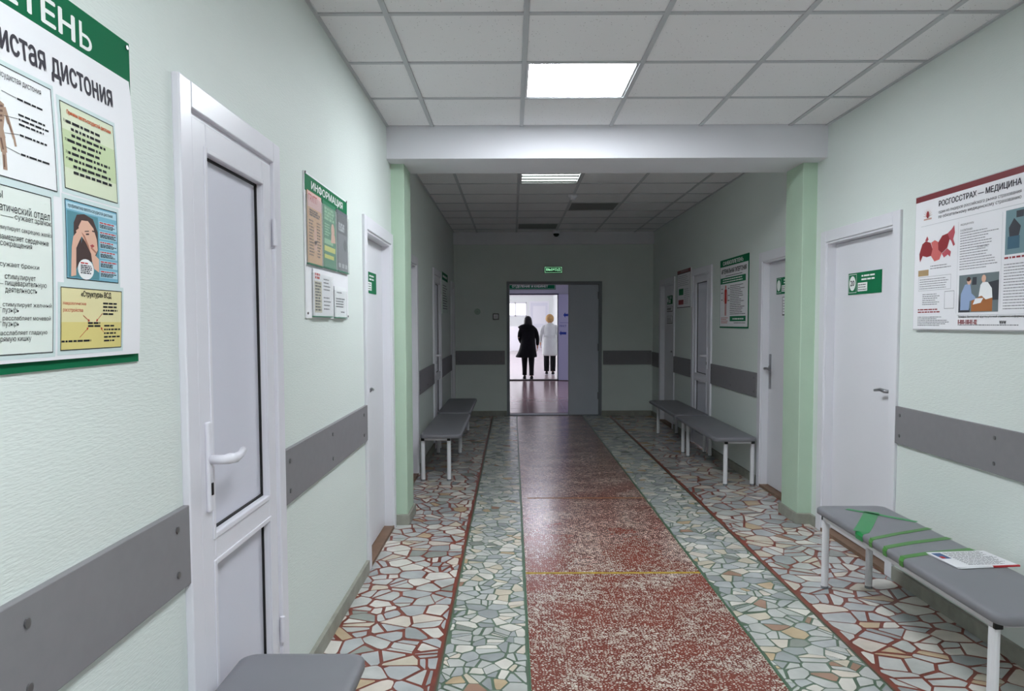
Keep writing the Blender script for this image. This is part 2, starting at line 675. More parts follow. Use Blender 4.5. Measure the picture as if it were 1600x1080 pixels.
srng = random.Random(11)
stones = []
for x0, x1, s, g in ((-0.93, GL - 0.012, 0.118, 0.0085), (GL + 0.008, TL - 0.008, 0.080, 0.0052),
                     (TR + 0.008, GR - 0.008, 0.088, 0.0052), (GR + 0.020, 2.2, 0.128, 0.0085)):
    for p in shards(x0, x1, 1.2, YB - 0.02, s, g, srng):
        cx, cy = sum(v[0] for v in p) / len(p), sum(v[1] for v in p) / len(p)
        # apparent size from the place the photograph was taken
        seen = 1.9 < cy and abs(cx) / cy < 0.72 and (CAM_H / cy) < 0.56 and (XL - 0.02 < cx < XR + 0.02)
        if -0.5 < cx < XL:
            seen = False
        stones.append((area(p) / cy ** 3 if seen else 0, p, srng.choices(range(10), STONE_W)[0], x0))
stones.sort(key=lambda t: -t[0])


def stone_geo(mb, p, h):
    n, k = len(mb.v), len(p)
    mb.v += [(x, y, h) for x, y in p] + [(x, y, -0.004) for x, y in p]
    mb.f.append(tuple(range(n, n + k)))
    for i in range(k):
        j = (i + 1) % k
        mb.f.append((n + i, n + k + i, n + k + j, n + j))


rest = {}
for i, (sz, p, mi, x0) in enumerate(stones):
    h = srng.uniform(-0.0002, 0.0006)
    if i < 300:
        mb = MB()
        stone_geo(mb, p, h)
        mb.build('paving_stone', STONES[mi], floor)
    else:
        mb, idx = rest.setdefault(x0, (MB(), []))
        stone_geo(mb, p, h)
        idx.append((mi, len(p) + 1))
for x0, (mb, idx) in rest.items():
    o = mb.build('paving_stones', None, floor)
    for m in STONES:
        o.data.materials.append(m)
    o.data.polygons.foreach_set('material_index', [mi for mi, c in idx for _ in range(c)])
    o['kind'] = 'stuff'

# ---------------------------------------------------------------- walls with door openings (y0, y1, top)
T = 0.22
OPEN_L = [(1.95, 2.61, 1.985), (4.30, 5.14, 1.97), (5.98, 6.96, 1.97), (8.50, 9.22, 1.99), (10.94, 11.42, 1.97)]
OPEN_R = [(4.165, 5.05, 1.965), (5.66, 6.45, 1.95), (8.16, 8.87, 1.985), (10.02, 10.86, 1.965)]


def side_wall(name, sgn, xn, xf, opens):
    mb = MB()
    for (ya, yb, x, top) in ((-5.0, 5.40, xn, HC + 0.1), (5.40, YB, xf, HF + 0.1)):
        cur = ya
        for o0, o1, h in opens:
            if not (ya <= o0 < yb):
                continue
            mb.box(x, x + sgn * T, cur, o0, -0.02, top)
            mb.box(x, x + sgn * T, o0, o1, h, top)
            cur = o1
        mb.box(x, x + sgn * T, cur, yb, -0.02, top)
    o = mb.build(name, WALL)
    # skirting: low cement strip between the openings
    for (ya, yb, x) in ((-5.0, 5.24, xn), (5.56, YB, xf)):
        cur = ya
        for o0, o1, h in opens + [(yb + 0.085, 0, 0)]:
            if o0 < ya or cur >= yb:
                continue
            e = min(o0 - 0.085, yb)
            if e > cur + 0.02:
                MB().box(x, x - sgn * 0.018, cur, e, -0.005, 0.072).build('skirting', SKIRT, o)
            cur = o1 + 0.085
            if o0 > yb:
                break
    return struct(o)


wall_left = side_wall('wall_left', -1, XL, FXL, OPEN_L)
wall_right = side_wall('wall_right', 1, XR, FXR, OPEN_R)
struct(MB().box(-1.1, 2.4, -5.2, -5.0, -0.02, 3).build('wall_rear', WALL))

# columns and the beam between the two ceilings
CXL, CXR = -0.750, 2.020
for n, x0, x1, s in (('column_left', FXL - 0.05, CXL, 1), ('column_right', CXR, FXR + 0.05, -1)):
    c = struct(MB().box(x0, x1, 5.24, BEAM1, -0.005, BEAM_Z + 0.1).build(n, COLUMN, bevel=0.006))
    if s > 0:
        MB().box(XL + 0.002, CXL + 0.016, 5.224, BEAM1 + 0.016, -0.004, 0.075).build('skirting', SKIRT, c, bevel=0.004)
    else:
        MB().box(CXR - 0.016, XR - 0.002, 5.224, BEAM1 + 0.016, -0.004, 0.075).build('skirting', SKIRT, c, bevel=0.004)
struct(MB().box(-1.05, 2.35, BEAM0, BEAM1 + 0.02, BEAM_Z, HF + 0.12).build('ceiling_beam', WHITEP, bevel=0.004))

# ---------------------------------------------------------------- suspended ceilings: bars and single tiles
XG = [0.064 + 0.6 * j for j in range(-1, 4)]


def tile_mesh(w, d):
    mb = MB()
    b = 0.006
    x, y = w / 2, d / 2
    mb.v = [(-x, -y, 0.012), (x, -y, 0.012), (x, y, 0.012), (-x, y, 0.012),
            (-x, -y, 0.004), (x, -y, 0.004), (x, y, 0.004), (-x, y, 0.004),
            (-x + b, -y + b, 0), (x - b, -y + b, 0), (x - b, y - b, 0), (-x + b, y - b, 0)]
    mb.f = [(0, 1, 2, 3), (11, 10, 9, 8)] + [(i, 4 + i, 4 + (i + 1) % 4, (i + 1) % 4) for i in range(4)] + \
           [(4 + i, 8 + i, 8 + (i + 1) % 4, 4 + (i + 1) % 4) for i in range(4)]
    me = mb.mesh('ceiling_tile')
    me.materials.append(TILE)
    return me


TM = {}


def ceiling(name, xa, xb, ya, yb, z, yline, skip, slab=True):
    root = struct(MB().box(xa - 0.15, xb + 0.15, ya, yb, z + 0.10, z + 0.16).build(name, WHITEP))
    xs = [xa] + [x for x in XG if xa + 0.05 < x < xb - 0.05] + [xb]
    k = math.ceil((ya - yline) / 0.6)
    ys = [ya]
    while yline + 0.6 * k < yb - 0.03:
        if yline + 0.6 * k > ya + 0.05:
            ys.append(yline + 0.6 * k)
        k += 1
    ys.append(yb)
    for x in xs[1:-1]:
        MB().box(x - 0.012, x + 0.012, ya, yb, z, z + 0.02).build('main_runner', TBAR, root)
    for y in ys[1:-1]:
        MB().box(xa, xb, y - 0.012, y + 0.012, z + 0.001, z + 0.02).build('cross_tee', TBAR, root)
    for x, s in ((xa, 1), (xb, -1)):
        MB().box(x, x + s * 0.018, ya, yb, z, z + 0.02).build('edge_angle', TBAR, root)
    for i in range(len(xs) - 1):
        for j in range(len(ys) - 1):
            cx, cy = (xs[i] + xs[i + 1]) / 2, (ys[j] + ys[j + 1]) / 2
            if any(abs(cx - a) < 0.1 and abs(cy - b) < 0.1 for a, b in skip):
                continue
            w, d = xs[i + 1] - xs[i] - 0.016, ys[j + 1] - ys[j] - 0.016
            key = (round(w, 3), round(d, 3))
            if key not in TM:
                TM[key] = tile_mesh(*key)
            shared('ceiling_tile', TM[key], (cx, cy, z + 0.006), root)
    return root


LAMPX = 0.364
Y0N, Y0F = 3.2625, 7.49
NEAR_LAMPS = [Y0N + 0.9, Y0N + 0.9 - 3.6, Y0N + 0.9 - 7.2]  # the last two are out of view, added for brightness
FAR_LAMPS = [(LAMPX, Y0F - 0.3), (LAMPX + 0.6, Y0F + 1.5), (LAMPX, Y0F + 3.3)]
ceiling('ceiling', XL, XR, -4.9, BEAM0, HC, Y0N, [(LAMPX, y) for y in NEAR_LAMPS])
ceiling('ceiling_far', FXL, FXR, BEAM1 + 0.02, YB - 0.06, HF, Y0F, FAR_LAMPS)


# ---------------------------------------------------------------- ceiling lamps
def panel_lamp(x, y, z, m, label, group=None, lit=True):
    r = empty('ceiling_lamp', (x, y, z))
    tag(r, label, 'ceiling lamp', group)
    MB().box(-0.286, 0.286, -0.286, 0.286, 0.05, 0.06).build('housing', LAMPHOUSE, r)
    f = MB()
    for s in (-1, 1):
        f.box(s * 0.286, s * 0.274, -0.286, 0.286, 0.004, 0.052)
        f.box(-0.274, 0.274, s * 0.286, s * 0.274, 0.004, 0.052)
    f.build('frame', LAMPHOUSE, r)
    MB().box(-0.274, 0.274, -0.274, 0.274, 0.008, 0.014).build('diffuser', m, r)
    return r


def tube_lamp(x, y, z, label):
    r = empty('ceiling_lamp', (x, y, z))
    tag(r, label, 'ceiling lamp')
    MB().box(-0.286, 0.286, -0.286, 0.286, 0.07, 0.08).build('housing', LAMPHOUSE, r)
    f = MB()
    for s in (-1, 1):
        f.box(s * 0.286, s * 0.272, -0.286, 0.286, 0.002, 0.075)
        f.box(-0.272, 0.272, s * 0.286, s * 0.272, 0.002, 0.075)
    f.build('frame', LAMPHOUSE, r)
    refl = mat('grey_reflector', (70, 74, 72), 0.4, 0.5)
    for i in range(4):
        yy = -0.204 + 0.136 * i
        t = MB().tube([(-0.268, yy, 0.026), (0.268, yy, 0.026)], 0.012, 10).build('tube', TUBE, r, smooth=False)
        MB().box(-0.27, 0.27, yy + 0.045, yy + 0.090, 0.012, 0.068).build('reflector', refl, r)
    return r


panel_lamp(LAMPX, NEAR_LAMPS[0], HC, LIT, 'brightly lit square ceiling panel in front of the white beam')
panel_lamp(LAMPX, NEAR_LAMPS[1], HC, ADDED_REAR, 'added lit square ceiling panel, unseen overhead at the viewpoint', 'added panels out of view')
panel_lamp(LAMPX, NEAR_LAMPS[2], HC, ADDED_REAR, 'added lit square ceiling panel, unseen far back near the rear wall', 'added panels out of view')
tube_lamp(*FAR_LAMPS[0], HF, 'ceiling lamp with four glowing tubes just beyond the white beam')
panel_lamp(*FAR_LAMPS[1], HF, OFFLAMP, 'unlit dark ceiling lamp set one tile to the right')
panel_lamp(*FAR_LAMPS[2], HF, OFFLAMP, 'unlit dark ceiling lamp closest to the end wall')

# smoke detector and camera dome on the far ceiling
sd = empty('smoke_detector', (0.66, 8.17, HF))
tag(sd, 'small white round smoke detector on the far ceiling beside the unlit lamp', 'smoke detector')
MB().rings([[(r * math.cos(a * PI / 8), r * math.sin(a * PI / 8), z) for a in range(16)] for r, z in
            ((0.05, 0.006), (0.05, -0.012), (0.038, -0.03))]).build('base', PVC, sd, smooth=False)
MB().rings([[(r * math.cos(a * PI / 8), r * math.sin(a * PI / 8), z) for a in range(16)] for r, z in
            ((0.03, -0.03), (0.028, -0.045), (0.012, -0.052))]).build('sensor_head', PVC, sd)
cc = empty('security_camera', (0.66, 11.28, HF))
tag(cc, 'white and black dome camera hanging under the far ceiling', 'security camera')
MB().rings([[(r * math.cos(a * PI / 8), r * math.sin(a * PI / 8), z) for a in range(16)] for r, z in
            ((0.055, 0.006), (0.055, -0.03), (0.05, -0.04))]).build('base', PVC, cc)
MB().rings([[(r * math.cos(a * PI / 8), r * math.sin(a * PI / 8), z) for a in range(16)] for r, z in
            ((0.046, -0.04), (0.042, -0.062), (0.026, -0.08), (0.006, -0.086))]).build('dome', BLACKP, cc, smooth=True)

# ---------------------------------------------------------------- back wall with the double doorway
DX0, DX1, DTOP = -0.090, 1.375, 2.07
bw = MB()
bw.box(FXL - T, DX0, YB, YB + 0.2, -0.02, HF + 0.1)
bw.box(DX1, FXR + T, YB, YB + 0.2, -0.02, HF + 0.1)
bw.box(DX0, DX1, YB, YB + 0.2, DTOP, HF + 0.1)
wall_back = struct(bw.build('wall_back', WALL))
for x0, x1 in ((FXL + 0.02, DX0 - 0.002), (DX1 + 0.002, FXR - 0.02)):
    MB().box(x0, x1, YB - 0.018, YB + 0.001, -0.004, 0.075).build('skirting', SKIRT, wall_back)
MB().box(FXL + 0.001, FXR - 0.001, YB - 0.06, YB + 0.001, 2.63, HF + 0.1).build('fascia_panel', WHITEP, wall_back)
for x in (-0.28, 0.62):
    MB().box(x - 0.004, x + 0.004, YB - 0.064, YB - 0.058, 2.632, HF).build('joint_strip', WHITEP, wall_back)

d = struct(empty('door_10', (DX0, YB, 0), BACK))
W = DX1 - DX0
fr = MB()
fr.box(0, 0.045, -0.012, 0.20, -0.005, DTOP)
fr.box(W - 0.045, W, -0.012, 0.20, -0.005, DTOP)
fr.box(0.045, W - 0.045, -0.012, 0.20, DTOP - 0.045, DTOP)
fr.build('frame', FRAMEG, d, bevel=0.003)
leaf = MB().box(0.955, W - 0.047, 0.03, 0.075, 0.008, DTOP - 0.048).build('closed_leaf', STEELDOOR, d, bevel=0.004)
leaf['label'] = 'grey steel door leaf standing shut'
for z in (0.25, 1.0, 1.8):
    MB().tube([(W - 0.05, 0.026, z), (W - 0.05, 0.026, z + 0.11)], 0.011, 8).build('hinge', FRAMEG, leaf)
MB().box(0.952, 0.957, 0.022, 0.078, 0.01, DTOP - 0.05).build('edge_strip', FRAMEG, leaf)
MB().box(0.046, W - 0.046, 0.0, 0.2, -0.01, 0.012).build('threshold', FRAMEG, d)
# the other leaf stands open against the wall of the vestibule
ol = MB()
ol.box(-0.05, -0.005, 0.21, 1.08, 0.01, DTOP - 0.05)
ol.build('open_leaf', STEELDOOR, d, bevel=0.004)

# ---------------------------------------------------------------- doors
def frame_root(name, side, y0, y1, x):
    """root on the wall face; local x = 0 at the viewer's left end of the casing"""
    if side == LEFT:
        return struct(empty(name, (x, y0, 0), LEFT))
    return struct(empty(name, (x, y1, 0), RIGHT))


def casing(root, W, top, oa, ob, otop, depth, m, proud=0.016):
    c = MB()
    c.box(0, oa, -proud, 0.001, 0, top)
    c.box(ob, W, -proud, 0.001, 0, top)
    c.box(oa, ob, -proud, 0.001, otop, top)
    o = c.build('casing', m, root, bevel=0.004)
    j = MB()
    j.box(oa - 0.001, oa + 0.012, -0.006, depth, 0, otop)
    j.box(ob - 0.012, ob + 0.001, -0.006, depth, 0, otop)
    j.box(oa + 0.012, ob - 0.012, -0.006, depth, otop - 0.012, otop + 0.001)
    j.build('jamb_lining', m, root)
    return o


def lever(parent, x, z, y, direction, m=STEEL, plate=None):
    if plate:
        MB().box(x - plate[0], x + plate[0], y - 0.008, y, z - plate[1], z + plate[2]).build('handle_plate', m, parent, bevel=0.003)
    else:
        MB().tube([(x, y - 0.010, z), (x, y, z)], 0.026, 16).build('handle_rose', m, parent)
    MB().tube([(x, y - 0.006, z), (x, y - 0.045, z), (x + direction * 0.012, y - 0.052, z + 0.001),
               (x + direction * 0.06, y - 0.052, z + 0.006), (x + direction * 0.135, y - 0.048, z - 0.004)],
              [0.010, 0.010, 0.011, 0.010, 0.008], 10).build('handle_lever', m, parent, smooth=True)


def wood_door(n, side, x, y0, y1, top, op, handle_left, recess=0.06):
    root = frame_root('door_%d' % n, side, y0, y1, x)
    W = y1 - y0
    if side == LEFT:
        oa, ob = op[0] - y0, op[1] - y0
    else:
        oa, ob = y1 - op[1], y1 - op[0]
    casing(root, W, top, oa, ob, op[2], 0.18, DOORPAINT)
    MB().box(oa, ob, -0.012, 0.2, -0.006, 0.022).build('threshold', BROWNW, root)
    leaf = MB().box(oa + 0.014, ob - 0.014, recess, recess + 0.04, 0.028, op[2] - 0.015).build('leaf', DOORPAINT, root, bevel=0.003)
    hx = oa + 0.06 if handle_left else ob - 0.06
    lever(leaf, hx, 1.035, recess, 1 if handle_left else -1)
    MB().box(hx - 0.012, hx + 0.012, recess - 0.006, recess, 0.93, 0.975).build('keyhole_plate', STEEL, leaf, bevel=0.002)
    return root, leaf, oa, ob, recess


def pvc_door(n, side, x, y0, y1, top, op, handle_left):
    root = frame_root('door_%d' % n, side, y0, y1, x)
    W = y1 - y0
    if side == LEFT:
        oa, ob = op[0] - y0, op[1] - y0
    else:
        oa, ob = y1 - op[1], y1 - op[0]
    casing(root, W, top, oa, ob, op[2], 0.10, PVC, 0.02)
    a, b, t = oa + 0.014, ob - 0.014, op[2] - 0.014
    st, mid0, mid1, bot = 0.088, 0.758, 0.848, 0.15
    L = MB()
    y_, yb_ = -0.012, 0.05
    L.box(a, a + st, y_, yb_, 0.015, t)
    L.box(b - st, b, y_, yb_, 0.015, t)
    L.box(a + st, b - st, y_, yb_, t - 0.078, t)
    L.box(a + st, b - st, y_, yb_, mid0, mid1)
    L.box(a + st, b - st, y_, yb_, 0.015, bot)
    leaf = L.build('leaf', PVC, root, bevel=0.004)
    for z0, z1 in ((mid1, t - 0.078), (bot, mid0)):
        MB().box(a + st - 0.002, b - st + 0.002, 0.014, 0.034, z0 - 0.002, z1 + 0.002).build('panel', PVCPANEL, leaf)
        g = MB()
        w = 0.006
        for q in ((a + st, a + st + w, z0, z1), (b - st - w, b - st, z0, z1), (a + st, b - st, z0, z0 + w), (a + st, b - st, z1 - w, z1)):
            g.box(q[0], q[1], 0.007, 0.015, q[2], q[3])
        g.build('gasket', GASKET, leaf)
        bd = MB()
        w = 0.016
        for q in ((a + st - w, a + st, z0 - w, z1 + w), (b - st, b - st + w, z0 - w, z1 + w), (a + st, b - st, z0 - w, z0), (a + st, b - st, z1, z1 + w)):
            bd.box(q[0], q[1], -0.016, -0.011, q[2], q[3])
        bd.build('glazing_bead', PVC, leaf, bevel=0.003)
    hx = a + 0.044 if handle_left else b - 0.044
    s = 1 if handle_left else -1
    MB().box(hx - 0.014, hx + 0.014, -0.024, -0.011, 0.918, 1.165).build('handle_plate', PVC, leaf, bevel=0.006)
    MB().tube([(hx, -0.018, 1.062), (hx, -0.060, 1.062), (hx + s * 0.014, -0.067, 1.062), (hx + s * 0.06, -0.067, 1.056),
               (hx + s * 0.10, -0.066, 1.058), (hx + s * 0.135, -0.062, 1.066)], [0.013, 0.013, 0.015, 0.014, 0.011, 0.010], 12
              ).build('handle_lever', PVC, leaf, smooth=True)
    MB().box(hx - 0.005, hx + 0.005, -0.027, -0.022, 0.965, 0.998).build('keyhole', BLACKP, leaf)
    for z in (0.3, 1.7):
        hxx = b + 0.002 if handle_left else a - 0.002
        MB().tube([(hxx, -0.022, z), (hxx, -0.022, z + 0.09)], 0.009, 8).build('hinge', PVC, leaf)
    return root, leaf


def green_sign(leaf, x0, z0, x1, z1, y, rng, lines=2, number=None, card=None):
    """green plastic name plate on a door leaf"""
    p = MB().box(x0, x1, y - 0.004, y, z0, z1).build('door_sign', GREENSIGN, leaf, bevel=0.001)
    w, h = x1 - x0, z1 - z0
    yy = y - 0.0046
    m = MB()
    m.oval(x0 + 0.14 * w, z0 + 0.52 * h, 0.10 * w, 0.34 * h, yy)
    m.outline(x0 + 0.02 * w, z0 + 0.08 * h, x0 + 0.27 * w, z1 - 0.06 * h, 0.003, yy)
    m.lines(x0 + 0.42 * w, z1 - 0.42 * h, x1 - 0.18 * w, z1 - 0.10 * h, 2, 0.010, yy, rng, 0.1, 6)
    if card is None:
        m.rect(x0 + 0.31 * w, z0 + 0.13 * h, x0 + 0.60 * w, z0 + 0.52 * h, yy)
        MB().lines(x0 + 0.33 * w, z0 + 0.15 * h, x0 + 0.58 * w, z0 + 0.48 * h, 3, 0.005, yy - 0.0006, rng).build('sign_card_print', INK, leaf)
    m.build('sign_print', PRINTW, leaf)
    if number:
        MB().text(number, x0 + 0.075 * w, z0 + 0.40 * h, x0 + 0.205 * w, z0 + 0.66 * h, yy - 0.0006, 0.01).build('sign_number', BLACKINK, leaf)


def door_paper(leaf, x0, z0, x1, z1, y, rng):
    MB().box(x0, x1, y - 0.003, y, z0, z1).build('paper_holder', BLACKP, leaf)
    MB().rect(x0 + 0.008, z0 + 0.01, x1 - 0.002, z1 - 0.004, y - 0.0036).build('notice', PAPER, leaf)
    MB().lines(x0 + 0.02, z0 + 0.02, x1 - 0.015, z1 - 0.02, 5, 0.005, y - 0.0042, rng).build('notice_print', INK, leaf)


prng = random.Random(5)
pvc_door(1, LEFT, XL, 1.88, 2.68, 2.055, OPEN_L[0], True)
r, leaf, oa, ob, rc = wood_door(2, LEFT, XL, 4.22, 5.22, 2.045, OPEN_L[1], True, 0.05)
green_sign(leaf, 0.26, 1.62, 0.67, 1.752, rc, prng)
wood_door(3, LEFT, FXL, 5.90, 7.04, 2.045, OPEN_L[2], True, 0.07)
pvc_door(4, LEFT, FXL, 8.42, 9.30, 2.06, OPEN_L[3], True)
wood_door(5, LEFT, FXL, 10.86, 11.49, 2.045, OPEN_L[4], True, 0.07)
r, leaf, oa, ob, rc = wood_door(6, RIGHT, XR, 4.085, 5.13, 2.04, OPEN_R[0], False, 0.05)
green_sign(leaf, 0.297, 1.604, 0.73, 1.740, rc, prng, number='20')
r, leaf, oa, ob, rc = wood_door(7, RIGHT, FXR, 5.58, 6.53, 2.03, OPEN_R[1], True, 0.05)
MB().box(oa + 0.045, oa + 0.085, rc - 0.007, rc + 0.001, 0.86, 1.16).build('long_handle_plate', STEEL, leaf, bevel=0.003)
green_sign(leaf, 0.27, 1.662, 0.67, 1.798, rc, prng)
door_paper(leaf, 0.41, 1.486, 0.66, 1.637, rc, prng)
pvc_door(8, RIGHT, FXR, 8.08, 8.95, 2.06, OPEN_R[2], False)
r, leaf, oa, ob, rc = wood_door(9, RIGHT, FXR, 9.94, 10.94, 2.045, OPEN_R[3], False, 0.05)
green_sign(leaf, 0.26, 1.690, 0.66, 1.81, rc, prng)
door_paper(leaf, 0.26, 1.585, 0.62, 1.66, rc, prng)
door_paper(leaf, 0.26, 1.42, 0.62, 1.525, rc, prng)


# ---------------------------------------------------------------- guard boards along the walls
def guard(n, side, x, y0, y1, z0=0.765, z1=0.968, rows=None):
    L = abs(y1 - y0)
    if side == LEFT:
        root = empty('trim_%d' % n, (x, y0, 0), LEFT)
    elif side == RIGHT:
        root = empty('trim_%d' % n, (x, y1, 0), RIGHT)
    else:
        root = empty('trim_%d' % n, (y0, x, 0), BACK)
    struct(root)
    MB().box(0, L, -0.016, 0.001, z0, z1).build('guard_board', GUARD, root, bevel=0.002)
    us = rows if rows is not None else [0.06 + (L - 0.12) * i / max(1, round(L / 0.75)) for i in range(max(1, round(L / 0.75)) + 1)]
    for u in us:
        for z in (z0 + 0.045, z1 - 0.045):
            MB().tube([(u, -0.019, z), (u, -0.015, z)], 0.0085, 10).build('screw', SCREW, root)
    return root


guard(1, LEFT, XL, -3.0, 1.90, rows=[1.0, 2.2, 3.4, 4.24, 4.81])
guard(2, LEFT, XL, 2.68, 4.235, rows=[0.06, 0.72, 1.44])
guard(3, RIGHT, XR, 0.2, 4.085, rows=[0.05, 0.85, 1.65, 2.45, 3.2])
guard(4, RIGHT, FXR, 6.56, 8.09, 0.77, 0.985)
guard(5, RIGHT, FXR, 8.94, 9.95, 0.77, 0.985)
guard(6, RIGHT, FXR, 10.93, 11.48, 0.77, 0.985)
guard(7, LEFT, FXL, 7.03, 8.43, 0.75, 0.975)
guard(8, LEFT, FXL, 9.29, 10.87, 0.75, 0.975)
guard(9, BACK, YB, FXL + 0.02, DX0 - 0.03, 0.795, 1.008)
guard(10, BACK, YB, DX1 + 0.02, FXR - 0.02, 0.79, 1.005)


# ---------------------------------------------------------------- benches
def rounded_rect(w, l, r, k=6):
    pts = []
    for cx, cy, a0 in ((w / 2 - r, l / 2 - r, 0), (-w / 2 + r, l / 2 - r, 90), (-w / 2 + r, -l / 2 + r, 180), (w / 2 - r, -l / 2 + r, 270)):
        for i in range(k + 1):
            a = math.radians(a0 + 90 * i / k)
            pts.append((cx + r * math.cos(a), cy + r * math.sin(a)))
    return pts


def bench(x, y, shift, label, group=None, L=1.55, Wd=0.375, H=0.432):
    root = empty('bench', (x, y, 0))
    tag(root, label, 'bench', group)
    rings = []
    for ins, z in ((0.006, H - 0.036), (0.0, H - 0.032), (0.0, H - 0.010), (0.003, H - 0.004), (0.009, H - 0.0005), (0.025, H + 0.001)):
        rings.append([(px, py, z) for px, py in rounded_rect(Wd - 2 * ins, L - 2 * ins, 0.045)])
    MB().rings(rings).build('seat', SEATM, root, smooth=True)
    zf = H - 0.036
    lx, ly = 0.118, L / 2 - 0.075
    f = MB()
    for s in (-1, 1):
        f.box(shift + s * lx - 0.0125, shift + s * lx + 0.0125, -ly - 0.018, ly + 0.018, zf - 0.027, zf + 0.001)
        f.box(shift - lx + 0.0125, shift + lx - 0.0125, s * ly - 0.0125, s * ly + 0.0125, zf - 0.027, zf + 0.001)
    f.build('frame', LEGM, root, bevel=0.003)
    for sx in (-1, 1):
        for sy in (-1, 1):
            cx, cy = shift + sx * lx, sy * ly
            lg = MB().tube([(cx, cy, 0.012), (cx, cy, zf - 0.026)], 0.0185, 14).build('leg', LEGM, root, smooth=False)
            MB().tube([(cx, cy, 0.0005), (cx, cy, 0.014)], 0.0195, 14).build('foot_cap', FRAMEG, lg)
            MB().box(cx - 0.0145, cx + 0.0145, sy * (ly + 0.0185) - 0.008, sy * (ly + 0.0185) + 0.008, zf - 0.029, zf - 0.001).build('corner_cap', BLACKP, root, bevel=0.003)
    return root


near_bench = bench(1.83, 3.245, -0.036, 'grey bench with green tape stripes below the red-topped poster')
bench(-0.632, 1.44, -0.045, 'grey bench end in front of the near white plastic door')
bench(-0.650, 7.43, -0.05, 'grey bench along the left wall just beyond the green column')
bench(-0.665, 9.14, -0.05, 'grey bench nearest the end wall on the left side')
bench(1.935, 7.20, 0.05, 'grey bench under the green-headed poster on the right')
bench(1.945, 8.83, 0.04, 'grey bench nearest the end wall on the right side')

# green tape on the near bench
TAPE = mat('green_adhesive_tape', (44, 150, 84), 0.3, 0.5, alpha=0.85)
TAPE2 = mat('pale_green_adhesive_tape', (84, 146, 70), 0.35, 0.5, alpha=0.8)


def tape(pts, w, m, over=True):
    """ribbon on the seat top from the front edge; pts in world x,y"""
    P = [(px - 1.83, py - 3.245, 0.4345) for px, py in pts]
    if over:
        dx, dy = pts[0][0] - pts[1][0], pts[0][1] - pts[1][1]
        P = [(-0.1905, P[0][1] - 0.015, 0.398), (-0.1915, P[0][1] - 0.010, 0.420), (-0.182, P[0][1] - 0.004, 0.4318)] + P
    mb = MB()
    for i, p in enumerate(P):
        a, b = P[max(i - 1, 0)], P[min(i + 1, len(P) - 1)]
        t = Vector((b[0] - a[0], b[1] - a[1], 0))
        nrm = Vector((-t.y, t.x, 0)).normalized() if t.length > 0.004 and i > 2 or not over else Vector((0, 1, 0))
        if nrm.y < 0:
            nrm = -nrm
        for s in (-1, 1):
            mb.v.append((p[0] + nrm.x * s * w / 2, p[1] + nrm.y * s * w / 2, p[2]))
        if i:
            k = 2 * i
            mb.f.append((k - 2, k - 1, k + 1, k))
    o = mb.build('tape_strip', m, near_bench)
    md = o.modifiers.new('thickness', 'SOLIDIFY')
    md.thickness, md.offset = 0.0006, 1.0
    return o


tape([(1.655, 3.50), (1.72, 3.60), (1.80, 3.73), (1.885, 3.87)], 0.072, TAPE)
tape([(1.779, 3.93), (1.90, 3.80), (2.012, 3.67)], 0.032, TAPE, False)
tape([(1.655, 3.385), (1.80, 3.46), (2.012, 3.555)], 0.030, TAPE2)
tape([(1.655, 3.255), (1.80, 3.32), (2.012, 3.392)], 0.034, TAPE2)
tape([(1.655, 3.115), (1.80, 3.17), (2.012, 3.22)], 0.034, TAPE2)

# newspaper lying on the near bench
nb = empty('newspaper', (1.916, 3.071, 0.4335), math.radians(6))
tag(nb, 'folded white newspaper with a red edge lying on the taped bench', 'newspaper')
for i, (dx, dy, a) in enumerate(((0, 0, 0), (0.004, -0.003, 1.5), (-0.003, 0.002, -1.0))):
    z = 0.0022 * i
    c, s = math.cos(math.radians(a)), math.sin(math.radians(a))
    mb = MB()
    pts = [(-0.132, -0.098), (0.132, -0.098), (0.134, 0.098), (-0.130, 0.098)]
    pts = [(px * c - py * s + dx, px * s + py * c + dy) for px, py in pts]
    mb.v = [(px, py, z) for px, py in pts] + [(px, py, z + 0.002) for px, py in pts]
    mb.f = [(3, 2, 1, 0), (4, 5, 6, 7), (0, 1, 5, 4), (1, 2, 6, 5), (2, 3, 7, 6), (3, 0, 4, 7)]
    mb.build('sheet', PAPER, nb)
REDEDGE = mat('red_print', (186, 44, 52), 0.5)
mb = MB()
mb.v = [(0.02, -0.1015, 0.0005), (0.136, -0.1015, 0.0005), (0.136, -0.0925, 0.0005), (0.02, -0.0925, 0.0005)]
mb.v += [(x, y, 0.0068) for x, y, z in mb.v]
mb.f = [(3, 2, 1, 0), (4, 5, 6, 7), (0, 1, 5, 4), (1, 2, 6, 5), (2, 3, 7, 6), (3, 0, 4, 7)]
mb.build('red_edge', REDEDGE, nb)


def lay(mb, z):
    mb.v = [(x, zz, z) for x, y, zz in mb.v]
    return mb


lay(MB().lines(-0.07, -0.08, 0.12, 0.09, 13, 0.0042, 0, prng, 0.25), 0.0070).build('page_print', INK, nb)
PHOTOB = mat('blue_photo_print', (70, 96, 140), 0.6)
lay(MB().rect(-0.122, 0.01, -0.08, 0.085, 0), 0.0070).build('page_photo', PHOTOB, nb)
lay(MB().rect(-0.118, 0.015, -0.10, 0.04, 0), 0.0072).build('page_photo_detail', REDINK, nb)

